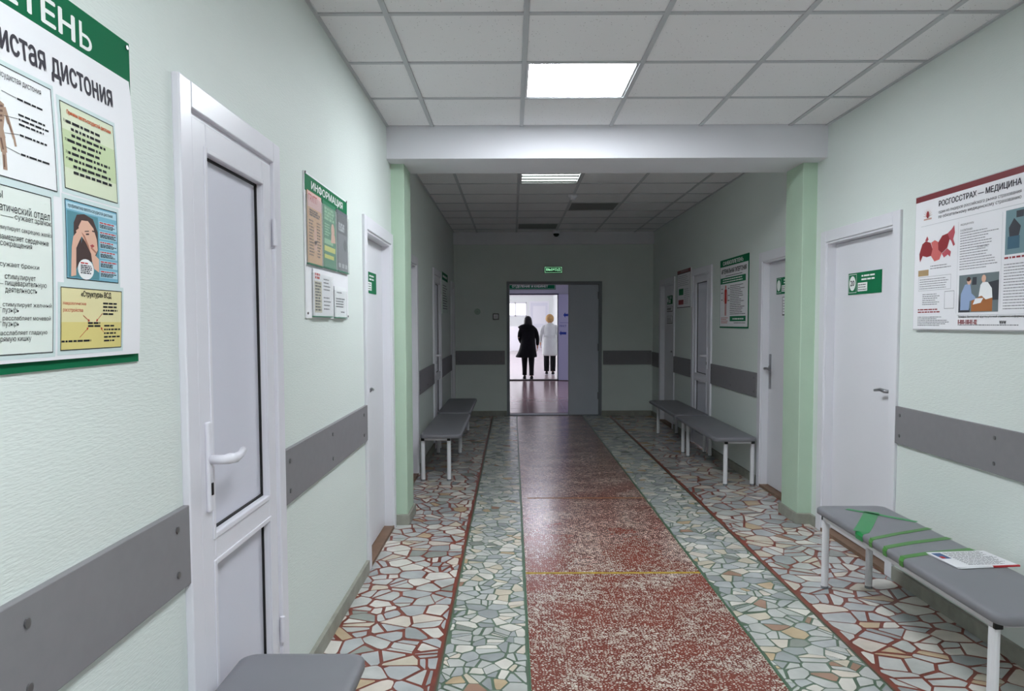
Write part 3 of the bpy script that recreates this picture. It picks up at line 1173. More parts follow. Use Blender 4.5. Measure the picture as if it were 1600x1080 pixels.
# ---------------------------------------------------------------- the big health bulletin on the near left wall
P1Y, P1Z, P1W, P1H = 0.65, 1.347, 1.020, 0.696
p1 = empty('poster', (XL, P1Y, P1Z), LEFT)
tag(p1, 'large health bulletin with dark green banner and muscle figure beside near door', 'poster')
MB().box(0, P1W, -0.004, -0.0005, 0, P1H).build('backing_board', GREENDARK, p1)
MB().text('САНБЮЛЛЕТЕН', 0.15, 0.622, 0.815, 0.672, -0.0046, 0.014).soft_sign(0.829, 0.622, 0.872, 0.672, -0.0046).build('banner_lettering', PRINTW, p1)
for u, v in ((P1W - 0.012, P1H - 0.012),):
    MB().tube([(u, -0.007, v), (u, -0.003, v)], 0.005, 10).build('pin', STEEL, p1)


def bulge(p):
    """the paper stands off its board"""
    x, y, z = p
    t = min(max(z / 0.612, 0), 1)
    s = 0.011 * math.sin(PI * t) ** 0.8 + 0.004 * (1 - t)
    return (x, y - s, z)


def pu(yv):
    return yv - P1Y


def pv(h):
    return h - P1Z


def pb(mb, name, m, parent=None):
    return mb.build(name, m, parent or sheet, warp=bulge)


sheet = pb(MB().rect(0.008, 0.018, P1W - 0.008, 0.612, -0.0052, 10, 24), 'paper_sheet', PAPER, p1)
pb(MB().text('вегетососудистая дистония', pu(0.957), pv(1.866), pu(1.582), pv(1.915), -0.0058, 0.012), 'title_lettering', INK)
GLOW = mat('pale_blue_print', (206, 222, 222), 0.6)
CARDW = mat('card_white_print', (238, 240, 242), 0.6)
CARDM = mat('card_mint_print', (226, 234, 228), 0.6)
CARDG = mat('card_green_print', (216, 224, 196), 0.6)
CARDGD = mat('card_green_print_deep', (196, 212, 168), 0.6)
CARDY = mat('card_yellow_print', (226, 218, 168), 0.6)
CARDYD = mat('card_yellow_print_deep', (220, 206, 132), 0.6)
ORANGE = mat('orange_print', (214, 110, 70), 0.6)


def card(y0, z0, y1, z1, m, name):
    a, b, c, d_ = pu(y0), pv(z0), pu(y1), pv(z1)
    pb(MB().rect(a - 0.008, b - 0.008, c + 0.008, d_ + 0.008, -0.0056, 4, 8), 'card_glow', GLOW)
    o = pb(MB().rect(a, b, c, d_, -0.0060, 4, 8), name, m)
    pb(MB().outline(a, b, c, d_, 0.0016, -0.0064, 8), 'card_outline', BLACKINK)
    return a, b, c, d_


# figure card
a, b, c, d_ = card(1.135, 1.669, 1.366, 1.852, CARDW, 'figure_card')
pb(MB().text('вегетососудистая дистония', a + 0.05, d_ - 0.023, c - 0.03, d_ - 0.012, -0.0066), 'card_lettering', BLACKINK)
SKINP = mat('muscle_print', (168, 140, 120), 0.6)
SKIND = mat('muscle_print_dark', (112, 84, 70), 0.6)
fx = pu(1.213)
body = [(0, 0.142), (0.008, 0.138), (0.010, 0.126), (0.006, 0.117), (0.007, 0.112), (0.022, 0.107), (0.028, 0.098), (0.034, 0.078), (0.043, 0.060),
        (0.047, 0.049), (0.044, 0.046), (0.038, 0.056), (0.029, 0.072), (0.023, 0.086), (0.019, 0.078), (0.017, 0.064), (0.021, 0.050),
        (0.021, 0.032), (0.018, 0.014), (0.022, 0.002), (0.012, 0.002), (0.011, 0.018), (0.008, 0.036), (0.001, 0.054)]
prof = body + [(-x, z) for x, z in body[::-1]]
pm = MB()
# triangulate the silhouette in strips so it follows the paper
for (xa, za), (xb, zb) in zip(body[:6], body[1:6]):
    pm.flat([(fx - xa, b + 0.012 + za), (fx - xb, b + 0.012 + zb), (fx + xb, b + 0.012 + zb), (fx + xa, b + 0.012 + za)], -0.0064)
for za, wa, zb, wb in ((0.107, 0.022, 0.086, 0.021), (0.086, 0.021, 0.066, 0.016), (0.066, 0.016, 0.052, 0.020)):
    pm.flat([(fx - wa, b + 0.012 + za), (fx + wa, b + 0.012 + za), (fx + wb, b + 0.012 + zb), (fx - wb, b + 0.012 + zb)], -0.0064)
for s in (-1, 1):
    pm.stroke([(fx + s * 0.021, b + 0.114), (fx + s * 0.031, b + 0.090)], 0.0085, -0.0065)
    pm.stroke([(fx + s * 0.031, b + 0.092), (fx + s * 0.041, b + 0.068)], 0.0065, -0.0065)
    pm.stroke([(fx + s * 0.041, b + 0.070), (fx + s * 0.044, b + 0.056)], 0.0055, -0.0065)
    pm.stroke([(fx + s * 0.011, b + 0.066), (fx + s * 0.014, b + 0.040)], 0.015, -0.0065)
    pm.stroke([(fx + s * 0.014, b + 0.042), (fx + s * 0.015, b + 0.012)], 0.010, -0.0065)
pb(pm, 'muscle_figure', SKINP)
pm = MB()
pm.oval(fx, b + 0.146, 0.0085, 0.010, -0.0067)
for s in (-1, 1):
    for z, w in ((0.112, 0.014), (0.104, 0.013), (0.096, 0.012), (0.088, 0.011)):
        pm.stroke([(fx + s * 0.003, b + z), (fx + s * w * 1.3, b + z + 0.003)], 0.0035, -0.0067)
    pm.stroke([(fx + s * 0.008, b + 0.062), (fx + s * 0.012, b + 0.044)], 0.004, -0.0067)
    pm.stroke([(fx + s * 0.013, b + 0.036), (fx + s * 0.013, b + 0.016)], 0.003, -0.0067)
    pm.stroke([(fx + s * 0.026, b + 0.100), (fx + s * 0.036, b + 0.078)], 0.002, -0.0067)
pb(pm, 'muscle_shading', SKIND)
pm = MB()
for z, n in ((0.138, 1), (0.112, 1), (0.104, 1), (0.096, 1), (0.078, 1), (0.046, 1)):
    pm.lines(fx + 0.056, b + z - 0.004, c - 0.012, b + z + 0.004, 1, 0.0034, -0.0066, prng, 0.25)
for z0, z1 in ((0.140, 0.138), (0.100, 0.104), (0.072, 0.078), (0.050, 0.046)):
    pm.stroke([(fx + 0.018, b + z0), (fx + 0.054, b + z1)], 0.0008, -0.0066)
pb(pm, 'card_print', BLACKINK)

# green list card
a, b, c, d_ = card(1.390, 1.681, 1.574, 1.841, CARDG, 'green_card')
pb(MB().rect(a + 0.003, b + 0.04, c - 0.003, d_ - 0.05, -0.0063, 3, 4), 'card_tint', CARDGD)
pb(MB().text('Причины вегето-сосудистой дистонии', a + 0.02, d_ - 0.022, c - 0.012, d_ - 0.011, -0.0066, 0.02), 'card_heading', ORANGE)
pm = MB()
rows = [0, 1, 1, 0, 1, 0, 0, 1, 1]
for i, ind in enumerate(rows):
    z = d_ - 0.034 - i * 0.0115
    pm.lines(a + 0.016 + ind * 0.014, z - 0.004, c - 0.02, z + 0.004, 1, 0.0052, -0.0066, prng, 0.35, 3.5)
for i, (r_, n) in enumerate(zip((0, 3, 5, 6), '1234')):
    z = d_ - 0.034 - r_ * 0.0115
    pm.text(n + ')', a + 0.008, z - 0.0035, a + 0.0145, z + 0.0035, -0.0066)
pb(pm, 'card_print', BLACKINK)

# list card
a, b, c, d_ = card(1.045, 1.379, 1.346, 1.656, CARDM, 'list_card')
pm = MB()
pm.text('парасимпатический отдел', c - 0.215, d_ - 0.046, c - 0.006, d_ - 0.028, -0.0066)
for t, top_, x_, wd in (('сужает зрачок', 0.050, 0.100, 0.097), ('стимулирует секрецию желёз', 0.069, 0.150, 0.147), ('замедляет сердечные', 0.0855, 0.140, 0.128),
                         ('сокращения', 0.096, 0.138, 0.080), ('сужает бронхи', 0.1287, 0.140, 0.100), ('стимулирует', 0.1495, 0.128, 0.078),
                         ('пищеварительную', 0.160, 0.128, 0.108), ('деятельность', 0.171, 0.128, 0.082), ('стимулирует желчный', 0.194, 0.134, 0.128),
                         ('пузырь', 0.2045, 0.134, 0.040), ('расслабляет мочевой', 0.2165, 0.134, 0.126), ('пузырь', 0.227, 0.134, 0.040),
                         ('расслабляет гладкую', 0.241, 0.146, 0.128), ('прямую кишку', 0.252, 0.146, 0.084)):
    pm.text(t, c - x_, d_ - top_ - 0.0048, c - x_ + wd, d_ - top_ + 0.0048, -0.0066)
pm.text('Ы', c - 0.14, d_ - 0.022, c - 0.128, d_ - 0.010, -0.0066)
for top_, x_ in ((0.050, 0.104), (0.1287, 0.144), (0.160, 0.132), (0.199, 0.137), (0.222, 0.137)):
    pm.stroke([(c - x_ - 0.03, d_ - top_), (c - x_, d_ - top_)], 0.0007, -0.0066)
pm.fine = True
pb(pm, 'card_lettering', BLACKINK)

# blue card with the photo of a woman holding her head
BLUEC = mat('card_blue_print', (120, 178, 200), 0.6)
BLUEL = mat('card_blue_print_light', (176, 212, 226), 0.6)
HAIRP = mat('print_dark_hair', (66, 46, 44), 0.6)
FACEP = mat('print_skin', (222, 178, 156), 0.6)
FACES = mat('print_skin_shade', (176, 120, 100), 0.6)
LIPP = mat('print_lips', (168, 66, 66), 0.6)
a, b, c, d_ = card(1.387, 1.515, 1.568, 1.662, BLUEC, 'photo_card')
w, h = c - a, d_ - b
pb(MB().rect(a + 0.02 * w, d_ - 0.12 * h, c - 0.02 * w, d_ - 0.03 * h, -0.0063, 3, 1), 'card_tint', BLUEL)
pb(MB().text('профилактика вегето-сосудистой дистонии', a + 0.05 * w, d_ - 0.11 * h, c - 0.1 * w, d_ - 0.045 * h, -0.0067), 'card_heading', BLACKINK)


def U(pts):
    return [(a + x * w, b + z * h) for x, z in pts]


pb(MB().rect(a + 0.03 * w, b + 0.02 * h, a + 0.60 * w, d_ - 0.14 * h, -0.0063, 3, 6), 'photo_background', mat('print_teal', (84, 140, 152), 0.6))
pb(MB().flat(U([(0.14, 0.72), (0.2, 0.83), (0.34, 0.86), (0.5, 0.82), (0.585, 0.66), (0.585, 0.42), (0.5, 0.26), (0.22, 0.2), (0.14, 0.1), (0.13, 0.4)]), -0.00655), 'photo_hair', HAIRP)
pb(MB().flat(U([(0.22, 0.68), (0.28, 0.77), (0.40, 0.78), (0.50, 0.70), (0.56, 0.56), (0.575, 0.42), (0.52, 0.34), (0.44, 0.36), (0.34, 0.50), (0.26, 0.58)]), -0.0068), 'photo_face', FACEP)
pb(MB().flat(U([(0.44, 0.37), (0.53, 0.34), (0.595, 0.30), (0.595, 0.12), (0.50, 0.16), (0.46, 0.26)]), -0.0068).flat(U(
    [(0.07, 0.03), (0.16, 0.05), (0.17, 0.40), (0.23, 0.50), (0.30, 0.60), (0.28, 0.66), (0.20, 0.62), (0.12, 0.54), (0.09, 0.40)]), -0.0069).flat(U(
    [(0.20, 0.58), (0.30, 0.66), (0.28, 0.70), (0.17, 0.62)]), -0.0069), 'photo_hand', FACEP)
pb(MB().stroke(U([(0.44, 0.44), (0.54, 0.38)]), 0.004, -0.0071).flat(U([(0.27, 0.62), (0.34, 0.50), (0.43, 0.38), (0.40, 0.46), (0.33, 0.58)]), -0.0070), 'photo_shade', FACES)
pb(MB().stroke(U([(0.35, 0.60), (0.41, 0.61)]), 0.0028, -0.0072).stroke(U([(0.47, 0.66), (0.52, 0.66)]), 0.0028, -0.0072).stroke(
    U([(0.33, 0.635), (0.41, 0.65)]), 0.0018, -0.0072), 'photo_eyes', HAIRP)
pb(MB().flat(U([(0.42, 0.46), (0.47, 0.485), (0.51, 0.465), (0.47, 0.44)]), -0.0072), 'photo_lips', LIPP)
pb(MB().oval(a + 0.34 * w, b + 0.14 * h, 0.15 * w, 0.135 * h, -0.0070), 'photo_bubble', CARDW)
pb(MB().lines(a + 0.24 * w, b + 0.08 * h, a + 0.46 * w, b + 0.2 * h, 5, 0.0022, -0.0073, prng), 'bubble_print', INK)
pb(MB().lines(a + 0.24 * w, b + 0.20 * h, a + 0.42 * w, b + 0.24 * h, 1, 0.0025, -0.0073, prng), 'bubble_heading', REDINK)
pm, pr, pbk = MB(), MB(), MB()
for k in range(6):
    z = b + (0.80 - 0.132 * k) * h
    pbk.rect(a + 0.62 * w, z - 0.085 * h, c - 0.02 * w, z + 0.015 * h, -0.0064, 2, 1)
    pr.lines(a + 0.63 * w, z - 0.015 * h, c - 0.03 * w, z + 0.012 * h, 1, 0.0024, -0.0067, prng)
    pm.lines(a + 0.63 * w, z - 0.075 * h, c - 0.03 * w, z - 0.02 * h, 3, 0.0018, -0.0067, prng)
pb(pbk, 'text_panels', BLUEL)
pb(pr, 'red_print', REDINK)
pb(pm, 'card_print', BLACKINK)

# yellow scheme card
a, b, c, d_ = card(1.368, 1.381, 1.581, 1.499, CARDY, 'scheme_card')
w, h = c - a, d_ - b
pb(MB().rect(a + 0.002, b + 0.002, c - 0.002, b + 0.45 * h, -0.0063, 4, 3), 'card_tint', CARDYD)
pb(MB().text('«Структура» ВСД', a + 0.30 * w, b + 0.84 * h, a + 0.80 * w, b + 0.96 * h, -0.0067, 0.01), 'card_heading', BLACKINK)
pm = MB()
pm.text('Неврологические', a + 0.03 * w, b + 0.71 * h, a + 0.38 * w, b + 0.775 * h, -0.0067)
pm.text('расстройства', a + 0.03 * w, b + 0.60 * h, a + 0.33 * w, b + 0.675 * h, -0.0067)
pb(pm, 'red_lettering', REDINK)
for p, q in (((0.33, 0.56), (0.43, 0.47)), ((0.65, 0.60), (0.55, 0.47)), ((0.28, 0.20), (0.41, 0.35)), ((0.67, 0.28), (0.63, 0.35))):
    pm = MB()
    P_, Q_ = (a + p[0] * w, b + p[1] * h), (a + q[0] * w, b + q[1] * h)
    pm.stroke([P_, Q_], 0.0011, -0.0067)
    dx, dz = Q_[0] - P_[0], Q_[1] - P_[1]
    l = math.hypot(dx, dz)
    dx, dz = dx / l * 0.006, dz / l * 0.006
    pm.flat([(Q_[0] + dx * .4, Q_[1] + dz * .4), (Q_[0] - dx * .6 - dz * .5, Q_[1] - dz * .6 + dx * .5), (Q_[0] - dx * .6 + dz * .5, Q_[1] - dz * .6 - dx * .5)], -0.0067)
    pb(pm, 'red_arrow', REDINK)
pm = MB()
pm.lines(a + 0.41 * w, b + 0.36 * h, a + 0.64 * w, b + 0.46 * h, 2, 0.0036, -0.0067, prng, 0.2)
pm.lines(a + 0.66 * w, b + 0.56 * h, c - 0.06 * w, b + 0.80 * h, 4, 0.0034, -0.0067, prng, 0.4)
pm.lines(a + 0.68 * w, b + 0.10 * h, c - 0.02 * w, b + 0.42 * h, 5, 0.0034, -0.0067, prng, 0.4)
pm.lines(a + 0.01 * w, b + 0.12 * h, a + 0.48 * w, b + 0.17 * h, 1, 0.0036, -0.0067, prng, 0.05)
pb(pm, 'card_print', BLACKINK)
# list card on the left half
a, b, c, d_ = card(0.70, 1.379, 1.010, 1.852, CARDW, 'list_card')
pb(MB().lines(a + 0.02, b + 0.03, c - 0.02, d_ - 0.04, 16, 0.006, -0.0066, prng), 'card_print', BLACKINK)

# ---------------------------------------------------------------- information board with leaflets in pockets
IY, IZ, IW, IH = 3.036, 1.453, 0.775, 0.594
ib = empty('information_board', (XL, IY, IZ), LEFT)
tag(ib, 'white information board with green heading between the two left doors', 'notice board')
MB().box(0, IW, -0.006, -0.0005, 0, IH).build('board', PAPER, ib, bevel=0.001)
MB().box(0.006, IW - 0.004, -0.0072, -0.005, IH - 0.075, IH - 0.008).build('heading_strip', GREENSIGN, ib)
MB().text('ИНФОРМАЦИЯ', 0.10, IH - 0.064, IW - 0.10, IH - 0.022, -0.0078, 0.012).build('heading_lettering', PRINTW, ib)
CLEAR = mat('clear_acrylic', (235, 240, 240), 0.12, 0.5, alpha=0.14)
POCKETS = [(0.018, 0.226, 0.246, 0.522), (0.266, 0.229, 0.506, 0.522), (0.530, 0.231, 0.758, 0.522), (0.088, 0.010, 0.402, 0.210), (0.464, 0.008, 0.700, 0.155)]
for x0, z0, x1, z1 in POCKETS:
    MB().box(x0, x1, -0.018, -0.0165, z0, z1 - 0.02).build('pocket', CLEAR, ib)
    e = MB()
    e.box(x0 - 0.002, x0, -0.018, -0.006, z0, z1 - 0.02)
    e.build('pocket_side', CLEAR, ib)
    MB().box(x1, x1 + 0.002, -0.018, -0.006, z0, z1 - 0.02).build('pocket_side', CLEAR, ib)
    MB().box(x0 - 0.002, x1 + 0.002, -0.018, -0.005, z0 - 0.005, z0).build('pocket_rim', mat('green_tinted_acrylic', (70, 130, 104), 0.3, 0.5), ib)
for u, v in ((0.02, 0.02), (IW - 0.012, 0.014), (0.012, IH - 0.004), (IW - 0.012, IH - 0.004)):
    MB().tube([(u, -0.010, v), (u, -0.005, v)], 0.005, 8).build('screw', SCREW, ib)


def leaflet(i, m, label):
    x0, z0, x1, z1 = POCKETS[i]
    r_ = empty('leaflet', (XL, IY + x0, IZ + z0), LEFT)
    tag(r_, label, 'leaflet', None)
    w, h = x1 - x0, z1 - z0
    MB().box(0.002, w - 0.002, -0.012, -0.010, 0.0005, h).build('sheet', m, r_)
    return r_, w, h


PINKP = mat('leaflet_apricot_print', (214, 170, 128), 0.6)
PINKH = mat('leaflet_pink_print', (226, 186, 184), 0.6)
GRP = mat('leaflet_green_print', (48, 128, 92), 0.6)
GRL = mat('leaflet_light_green_print', (140, 190, 150), 0.6)
YEL = mat('leaflet_yellow_print', (206, 206, 96), 0.6)
GREYP = mat('leaflet_grey_print', (104, 106, 114), 0.6)
GREYL = mat('leaflet_light_grey_print', (170, 172, 178), 0.6)
GREYD = mat('leaflet_dark_grey_print', (60, 62, 70), 0.6)
r_, w, h = leaflet(0, PINKP, 'apricot leaflet with a pink top in the leftmost upper pocket')
MB().rect(0.004, h * 0.78, w - 0.004, h - 0.002, -0.0124).build('top_tint', PINKH, r_)
MB().text('ГРИПП', 0.02, h * 0.86, w * 0.66, h * 0.96, -0.0128).build('heading', REDINK, r_)
MB().lines(0.02, 0.03, w * 0.42, h * 0.62, 12, 0.006, -0.0128, prng).lines(w * 0.62, 0.03, w - 0.02, h * 0.62, 12, 0.006, -0.0128, prng).lines(
    0.03, h * 0.66, w - 0.03, h * 0.76, 3, 0.008, -0.0128, prng).build('print', SKIND, r_)
MB().oval(w * 0.52, h * 0.40, w * 0.10, h * 0.13, -0.0128).flat([(w * .4, h * .2), (w * .66, h * .2), (w * .6, h * .34), (w * .45, h * .34)], -0.0128).build('picture', FACEP, r_)
r_, w, h = leaflet(1, GRP, 'dark green leaflet with pale bands in the middle upper pocket')
MB().rect(0.02, h * 0.25, w - 0.02, h * 0.33, -0.0124).rect(0.02, h * 0.14, w * 0.8, h * 0.2, -0.0124).build('yellow_bands', YEL, r_)
MB().rect(0.02, h * 0.36, w - 0.06, h * 0.44, -0.0124).lines(0.03, h * 0.72, w - 0.03, h * 0.92, 4, 0.012, -0.0124, prng).lines(
    0.03, h * 0.48, w * 0.55, h * 0.68, 5, 0.006, -0.0124, prng).build('pale_bands', GRL, r_)
MB().oval(w * 0.74, h * 0.60, w * 0.13, h * 0.11, -0.0127).flat([(w * .58, h * .40), (w * .94, h * .42), (w * .9, h * .54), (w * .62, h * .54)], -0.0127).build('picture', FACEP, r_)
r_, w, h = leaflet(2, GREYP, 'dark grey leaflet in the rightmost upper pocket')
MB().rect(0.01, h * 0.62, w - 0.01, h * 0.94, -0.0124).oval(w * 0.72, h * 0.45, w * 0.16, h * 0.1, -0.0124).build('dark_picture', GREYD, r_)
MB().lines(0.03, h * 0.66, w - 0.04, h * 0.80, 3, 0.012, -0.0128, prng).rect(0.02, h * 0.06, w * 0.3, h * 0.13, -0.0128).rect(
    w * 0.4, h * 0.06, w * 0.62, h * 0.13, -0.0128).rect(w * 0.7, h * 0.06, w * 0.9, h * 0.13, -0.0128).build('pale_print', GREYL, r_)
r_, w, h = leaflet(3, PAPER, 'wide white notice with red heading in the lower left pocket')
MB().lines(0.03, h * 0.78, w * 0.36, h * 0.92, 2, 0.010, -0.0126, prng, 0.1).build('heading', REDINK, r_)
MB().rect(0.02, 0.015, w * 0.44, h * 0.74, -0.0123).build('table_tint', mat('leaflet_beige_print', (206, 198, 172), 0.6), r_)
MB().lines(0.03, 0.02, w * 0.42, h * 0.73, 10, 0.007, -0.0126, prng).lines(w * 0.54, h * 0.55, w - 0.02, h * 0.85, 4, 0.005, -0.0126, prng).lines(
    w * 0.54, h * 0.12, w - 0.02, h * 0.45, 4, 0.005, -0.0126, prng).build('print', INK, r_)
r_, w, h = leaflet(4, CARDW, 'small white typed notice in the lower right pocket')
MB().lines(0.04, h * 0.76, w - 0.05, h * 0.84, 1, 0.006, -0.0126, prng).lines(0.02, h * 0.3, w - 0.02, h * 0.64, 4, 0.006, -0.0126, prng).lines(
    w * 0.5, h * 0.14, w - 0.03, h * 0.2, 1, 0.006, -0.0126, prng).build('print', INK, r_)

# ---------------------------------------------------------------- insurance poster on the near right wall
RY1, RZ, RW, RH = 3.925, 1.388, 1.02, 0.688
rp = empty('poster', (XR, RY1, RZ), RIGHT)
tag(rp, 'framed insurance poster with a red map above the taped bench', 'poster')
MB().box(0, RW, -0.018, -0.0005, 0, RH).build('frame', mat('silver_frame', (180, 180, 184), 0.35, 0.5), rp, bevel=0.002)
sh = MB().box(0.006, RW - 0.006, -0.0195, -0.017, 0.006, RH - 0.004).build('sheet', PAPER, rp)
YF = -0.0200
MAROON = mat('maroon_print', (124, 52, 58), 0.5)
MAPD = mat('map_dark_red', (146, 48, 54), 0.6)
MAPL = mat('map_light_red', (206, 106, 104), 0.6)
MAPM = mat('map_rose', (186, 84, 96), 0.6)
MB().rect(0.006, RH - 0.034, RW - 0.006, RH - 0.005, YF).build('top_band', MAROON, sh)
MB().text('РОСГОССТРАХ — МЕДИЦИНА', 0.215, 0.602, 0.815, 0.636, YF - 0.0004, 0.014).build('title_lettering', INK, sh)
MB().text('один из лидеров российского рынка страхования', 0.215, 0.570, 0.815, 0.590, YF - 0.0004).text(
    'по обязательному медицинскому страхованию', 0.215, 0.546, 0.815, 0.566, YF - 0.0004).build('subtitle_lettering', INK, sh)
em = MB()
for k in range(9):
    t = PI * (0.05 + 0.9 * k / 8)
    em.flat([(0.12 + 0.012 * math.cos(t - .2), 0.572 + 0.010 * math.sin(t - .2)), (0.12 + 0.046 * math.cos(t), 0.572 + 0.046 * math.sin(t)),
             (0.12 + 0.012 * math.cos(t + .2), 0.572 + 0.010 * math.sin(t + .2))], YF - 0.0004)
em.rect(0.085, 0.556, 0.155, 0.564, YF - 0.0004)
em.build('emblem', mat('emblem_rose_print', (198, 160, 150), 0.6), sh)
MB().oval(0.12, 0.582, 0.012, 0.018, YF - 0.0008, 12).build('emblem_core', MAPD, sh)
MB().rect(0.06, 0.527, 0.95, 0.5285, YF).rect(0.383, 0.08, 0.3842, 0.51, YF).rect(0.70, 0.10, 0.7012, 0.51, YF).rect(
    0.39, 0.072, 0.98, 0.0732, YF).build('ruled_lines', GREYL, sh)
M0, N0, MW, MH = 0.045, 0.345, 0.315, 0.150


def MP(pts):
    return [(M0 + x * MW, N0 + z * MH) for x, z in pts]


MB().flat(MP([(0.02, 0.30), (0.10, 0.62), (0.20, 0.70), (0.34, 0.62), (0.40, 0.40), (0.36, 0.18), (0.24, 0.16), (0.12, 0.22), (0.05, 0.02), (0.03, 0.12)]), YF - 0.0004).flat(
    MP([(0.55, 0.58), (0.66, 0.78), (0.80, 0.82), (0.86, 0.62), (0.80, 0.36), (0.66, 0.22), (0.56, 0.34)]), YF - 0.0004).build('map_dark_regions', MAPD, sh)
MB().flat(MP([(0.36, 0.62), (0.46, 0.68), (0.55, 0.60), (0.56, 0.34), (0.66, 0.22), (0.60, 0.02), (0.46, -0.02), (0.36, 0.18), (0.40, 0.40)]), YF - 0.0005).build('map_light_regions', MAPL, sh)
MB().flat(MP([(0.80, 0.82), (0.90, 0.92), (0.97, 1.04), (0.99, 0.80), (0.95, 0.60), (1.00, 0.42), (0.96, 0.38), (0.90, 0.56), (0.86, 0.62)]), YF - 0.0005).build('map_eastern_region', MAPM, sh)
MB().flat(
    MP([(0.66, 0.20), (0.80, 0.34), (0.90, 0.22), (0.88, 0.06), (0.82, 0.14), (0.72, 0.06)]), YF - 0.0005).build('map_southern_region', MAPM, sh)
MB().flat(MP([(0.18, 0.72), (0.24, 0.86), (0.28, 0.74), (0.24, 0.68)]), YF - 0.0005).build('map_northern_region', MAPM, sh)
MB().rect(0.045, 0.275, 0.14, 0.305, YF).build('tan_block', mat('tan_print', (176, 150, 112), 0.6), sh)
tx = MB()
tx.lines(0.155, 0.302, 0.34, 0.326, 2, 0.004, YF, prng, 0.3)
tx.outline(0.05, 0.20, 0.335, 0.27, 0.0012, YF)
tx.lines(0.06, 0.205, 0.325, 0.262, 5, 0.0034, YF, prng, 0.2)
tx.lines(0.09, 0.125, 0.27, 0.185, 6, 0.0038, YF, prng, 0.4)
tx.lines(0.05, 0.02, 0.33, 0.07, 6, 0.0038, YF, prng, 0.4)
tx.lines(0.40, 0.28, 0.68, 0.46, 15, 0.0034, YF, prng, 0.35)
tx.lines(0.72, 0.09, 0.98, 0.29, 16, 0.0034, YF, prng, 0.35)
tx.lines(0.40, 0.018, 0.98, 0.036, 1, 0.004, YF, prng, 0.3)
tx.outline(0.285, 0.105, 0.365, 0.19, 0.002, YF)
MB().text('МЕДИЦИНСКОЕ', 0.40, 0.488, 0.50, 0.498, YF).text('О КОМПАНИИ', 0.40, 0.462, 0.49, 0.472, YF).text('ПОЛИС ОМС', 0.53, 0.374, 0.61, 0.384, YF - 0.0004).build('column_headings', INK, sh)
tx.build('body_print', INKL, sh)
MB().text('8-800-100-81-02', 0.40, 0.030, 0.545, 0.052, YF - 0.0004, 0.014).build('phone_number', MAPD, sh)
MB().text('Телефон бесплатной круглосуточной справочно-информационной службы', 0.40, 0.058, 0.975, 0.070, YF - 0.0004, 0.01).text(
    'www', 0.70, 0.030, 0.745, 0.046, YF - 0.0004).build('phone_line_lettering', BLACKINK, sh)
MB().lines(0.05, 0.085, 0.28, 0.110, 2, 0.006, YF - 0.0002, prng, 0.3).lines(0.72, 0.305, 0.86, 0.318, 1, 0.008, YF - 0.0002, prng, 0.1).build('red_print', MAPD, sh)
# photo of two people at a desk
x0, z0, x1, z1 = 0.402, 0.085, 0.690, 0.258
w, h = x1 - x0, z1 - z0


def PH(pts):
    return [(x0 + x * w, z0 + z * h) for x, z in pts]


ph = MB().rect(x0, z0, x1, z1, YF - 0.0002).build('desk_photo', mat('photo_grey_print', (112, 124, 128), 0.6), sh)
MB().flat(PH([(0.6, 0.3), (1, 0.3), (1, 0.8), (0.72, 0.75), (0.6, 0.6)]), YF - 0.0004).flat(PH([(0, 0), (0.3, 0), (0.3, 0.1), (0.06, 0.14), (0, 0.5)]), YF - 0.0004).flat(
    PH([(0.34, 0.72), (0.46, 0.72), (0.46, 0.92), (0.36, 0.92)]), YF - 0.0004).build('photo_dark', GREYD, ph)
MB().flat(PH([(0.34, 0.02), (0.86, 0.02), (0.86, 0.36), (0.62, 0.44), (0.34, 0.30)]), YF - 0.0005).build('photo_desk', mat('photo_desk_print', (168, 106, 60), 0.6), ph)
MB().flat(PH([(0.05, 0.06), (0.06, 0.5), (0.16, 0.74), (0.3, 0.76), (0.34, 0.5), (0.44, 0.4), (0.44, 0.34), (0.3, 0.3), (0.28, 0.06)]), YF - 0.0006).build('photo_blue_shirt', mat('photo_blue_print', (150, 170, 204), 0.6), ph)
MB().flat(PH([(0.52, 0.4), (0.56, 0.7), (0.62, 0.78), (0.74, 0.76), (0.84, 0.6), (0.86, 0.36), (0.7, 0.32), (0.6, 0.42)]), YF - 0.0006).flat(
    PH([(0.38, 0.2), (0.58, 0.24), (0.64, 0.36), (0.44, 0.36)]), YF - 0.0007).build('photo_white_coat', CARDW, ph)
MB().oval(x0 + 0.27 * w, z0 + 0.82 * h, 0.055 * w, 0.09 * h, YF - 0.0008, 12).build('photo_face', FACEP, ph)
MB().oval(x0 + 0.64 * w, z0 + 0.86 * h, 0.055 * w, 0.10 * h, YF - 0.0008, 12).build('photo_face', FACEP, ph)
MB().oval(x0 + 0.255 * w, z0 + 0.88 * h, 0.055 * w, 0.06 * h, YF - 0.0009, 12).build('photo_hair', HAIRP, ph)
x0, z0, x1, z1 = 0.722, 0.325, 0.99, 0.512
w, h = x1 - x0, z1 - z0
ph = MB().rect(x0, z0, x1, z1, YF - 0.0002).build('office_photo', mat('photo_teal_print', (112, 140, 148), 0.6), sh)
MB().flat(PH([(0.06, 0.12), (0.34, 0.12), (0.34, 0.4), (0.06, 0.4)]), YF - 0.0005).flat(PH([(0.55, 0.1), (1, 0.1), (1, 0.4), (0.6, 0.44)]), YF - 0.0005).build('photo_chairs', mat('photo_chair_print', (62, 98, 118), 0.6), ph)
MB().flat(PH([(0.1, 0.4), (0.32, 0.4), (0.36, 0.6), (0.2, 0.8), (0.08, 0.6)]), YF - 0.0006).flat(PH([(0.25, 0.8), (0.42, 0.8), (0.42, 0.95), (0.25, 0.95)]), YF - 0.0006).build('photo_dark', GREYD, ph)

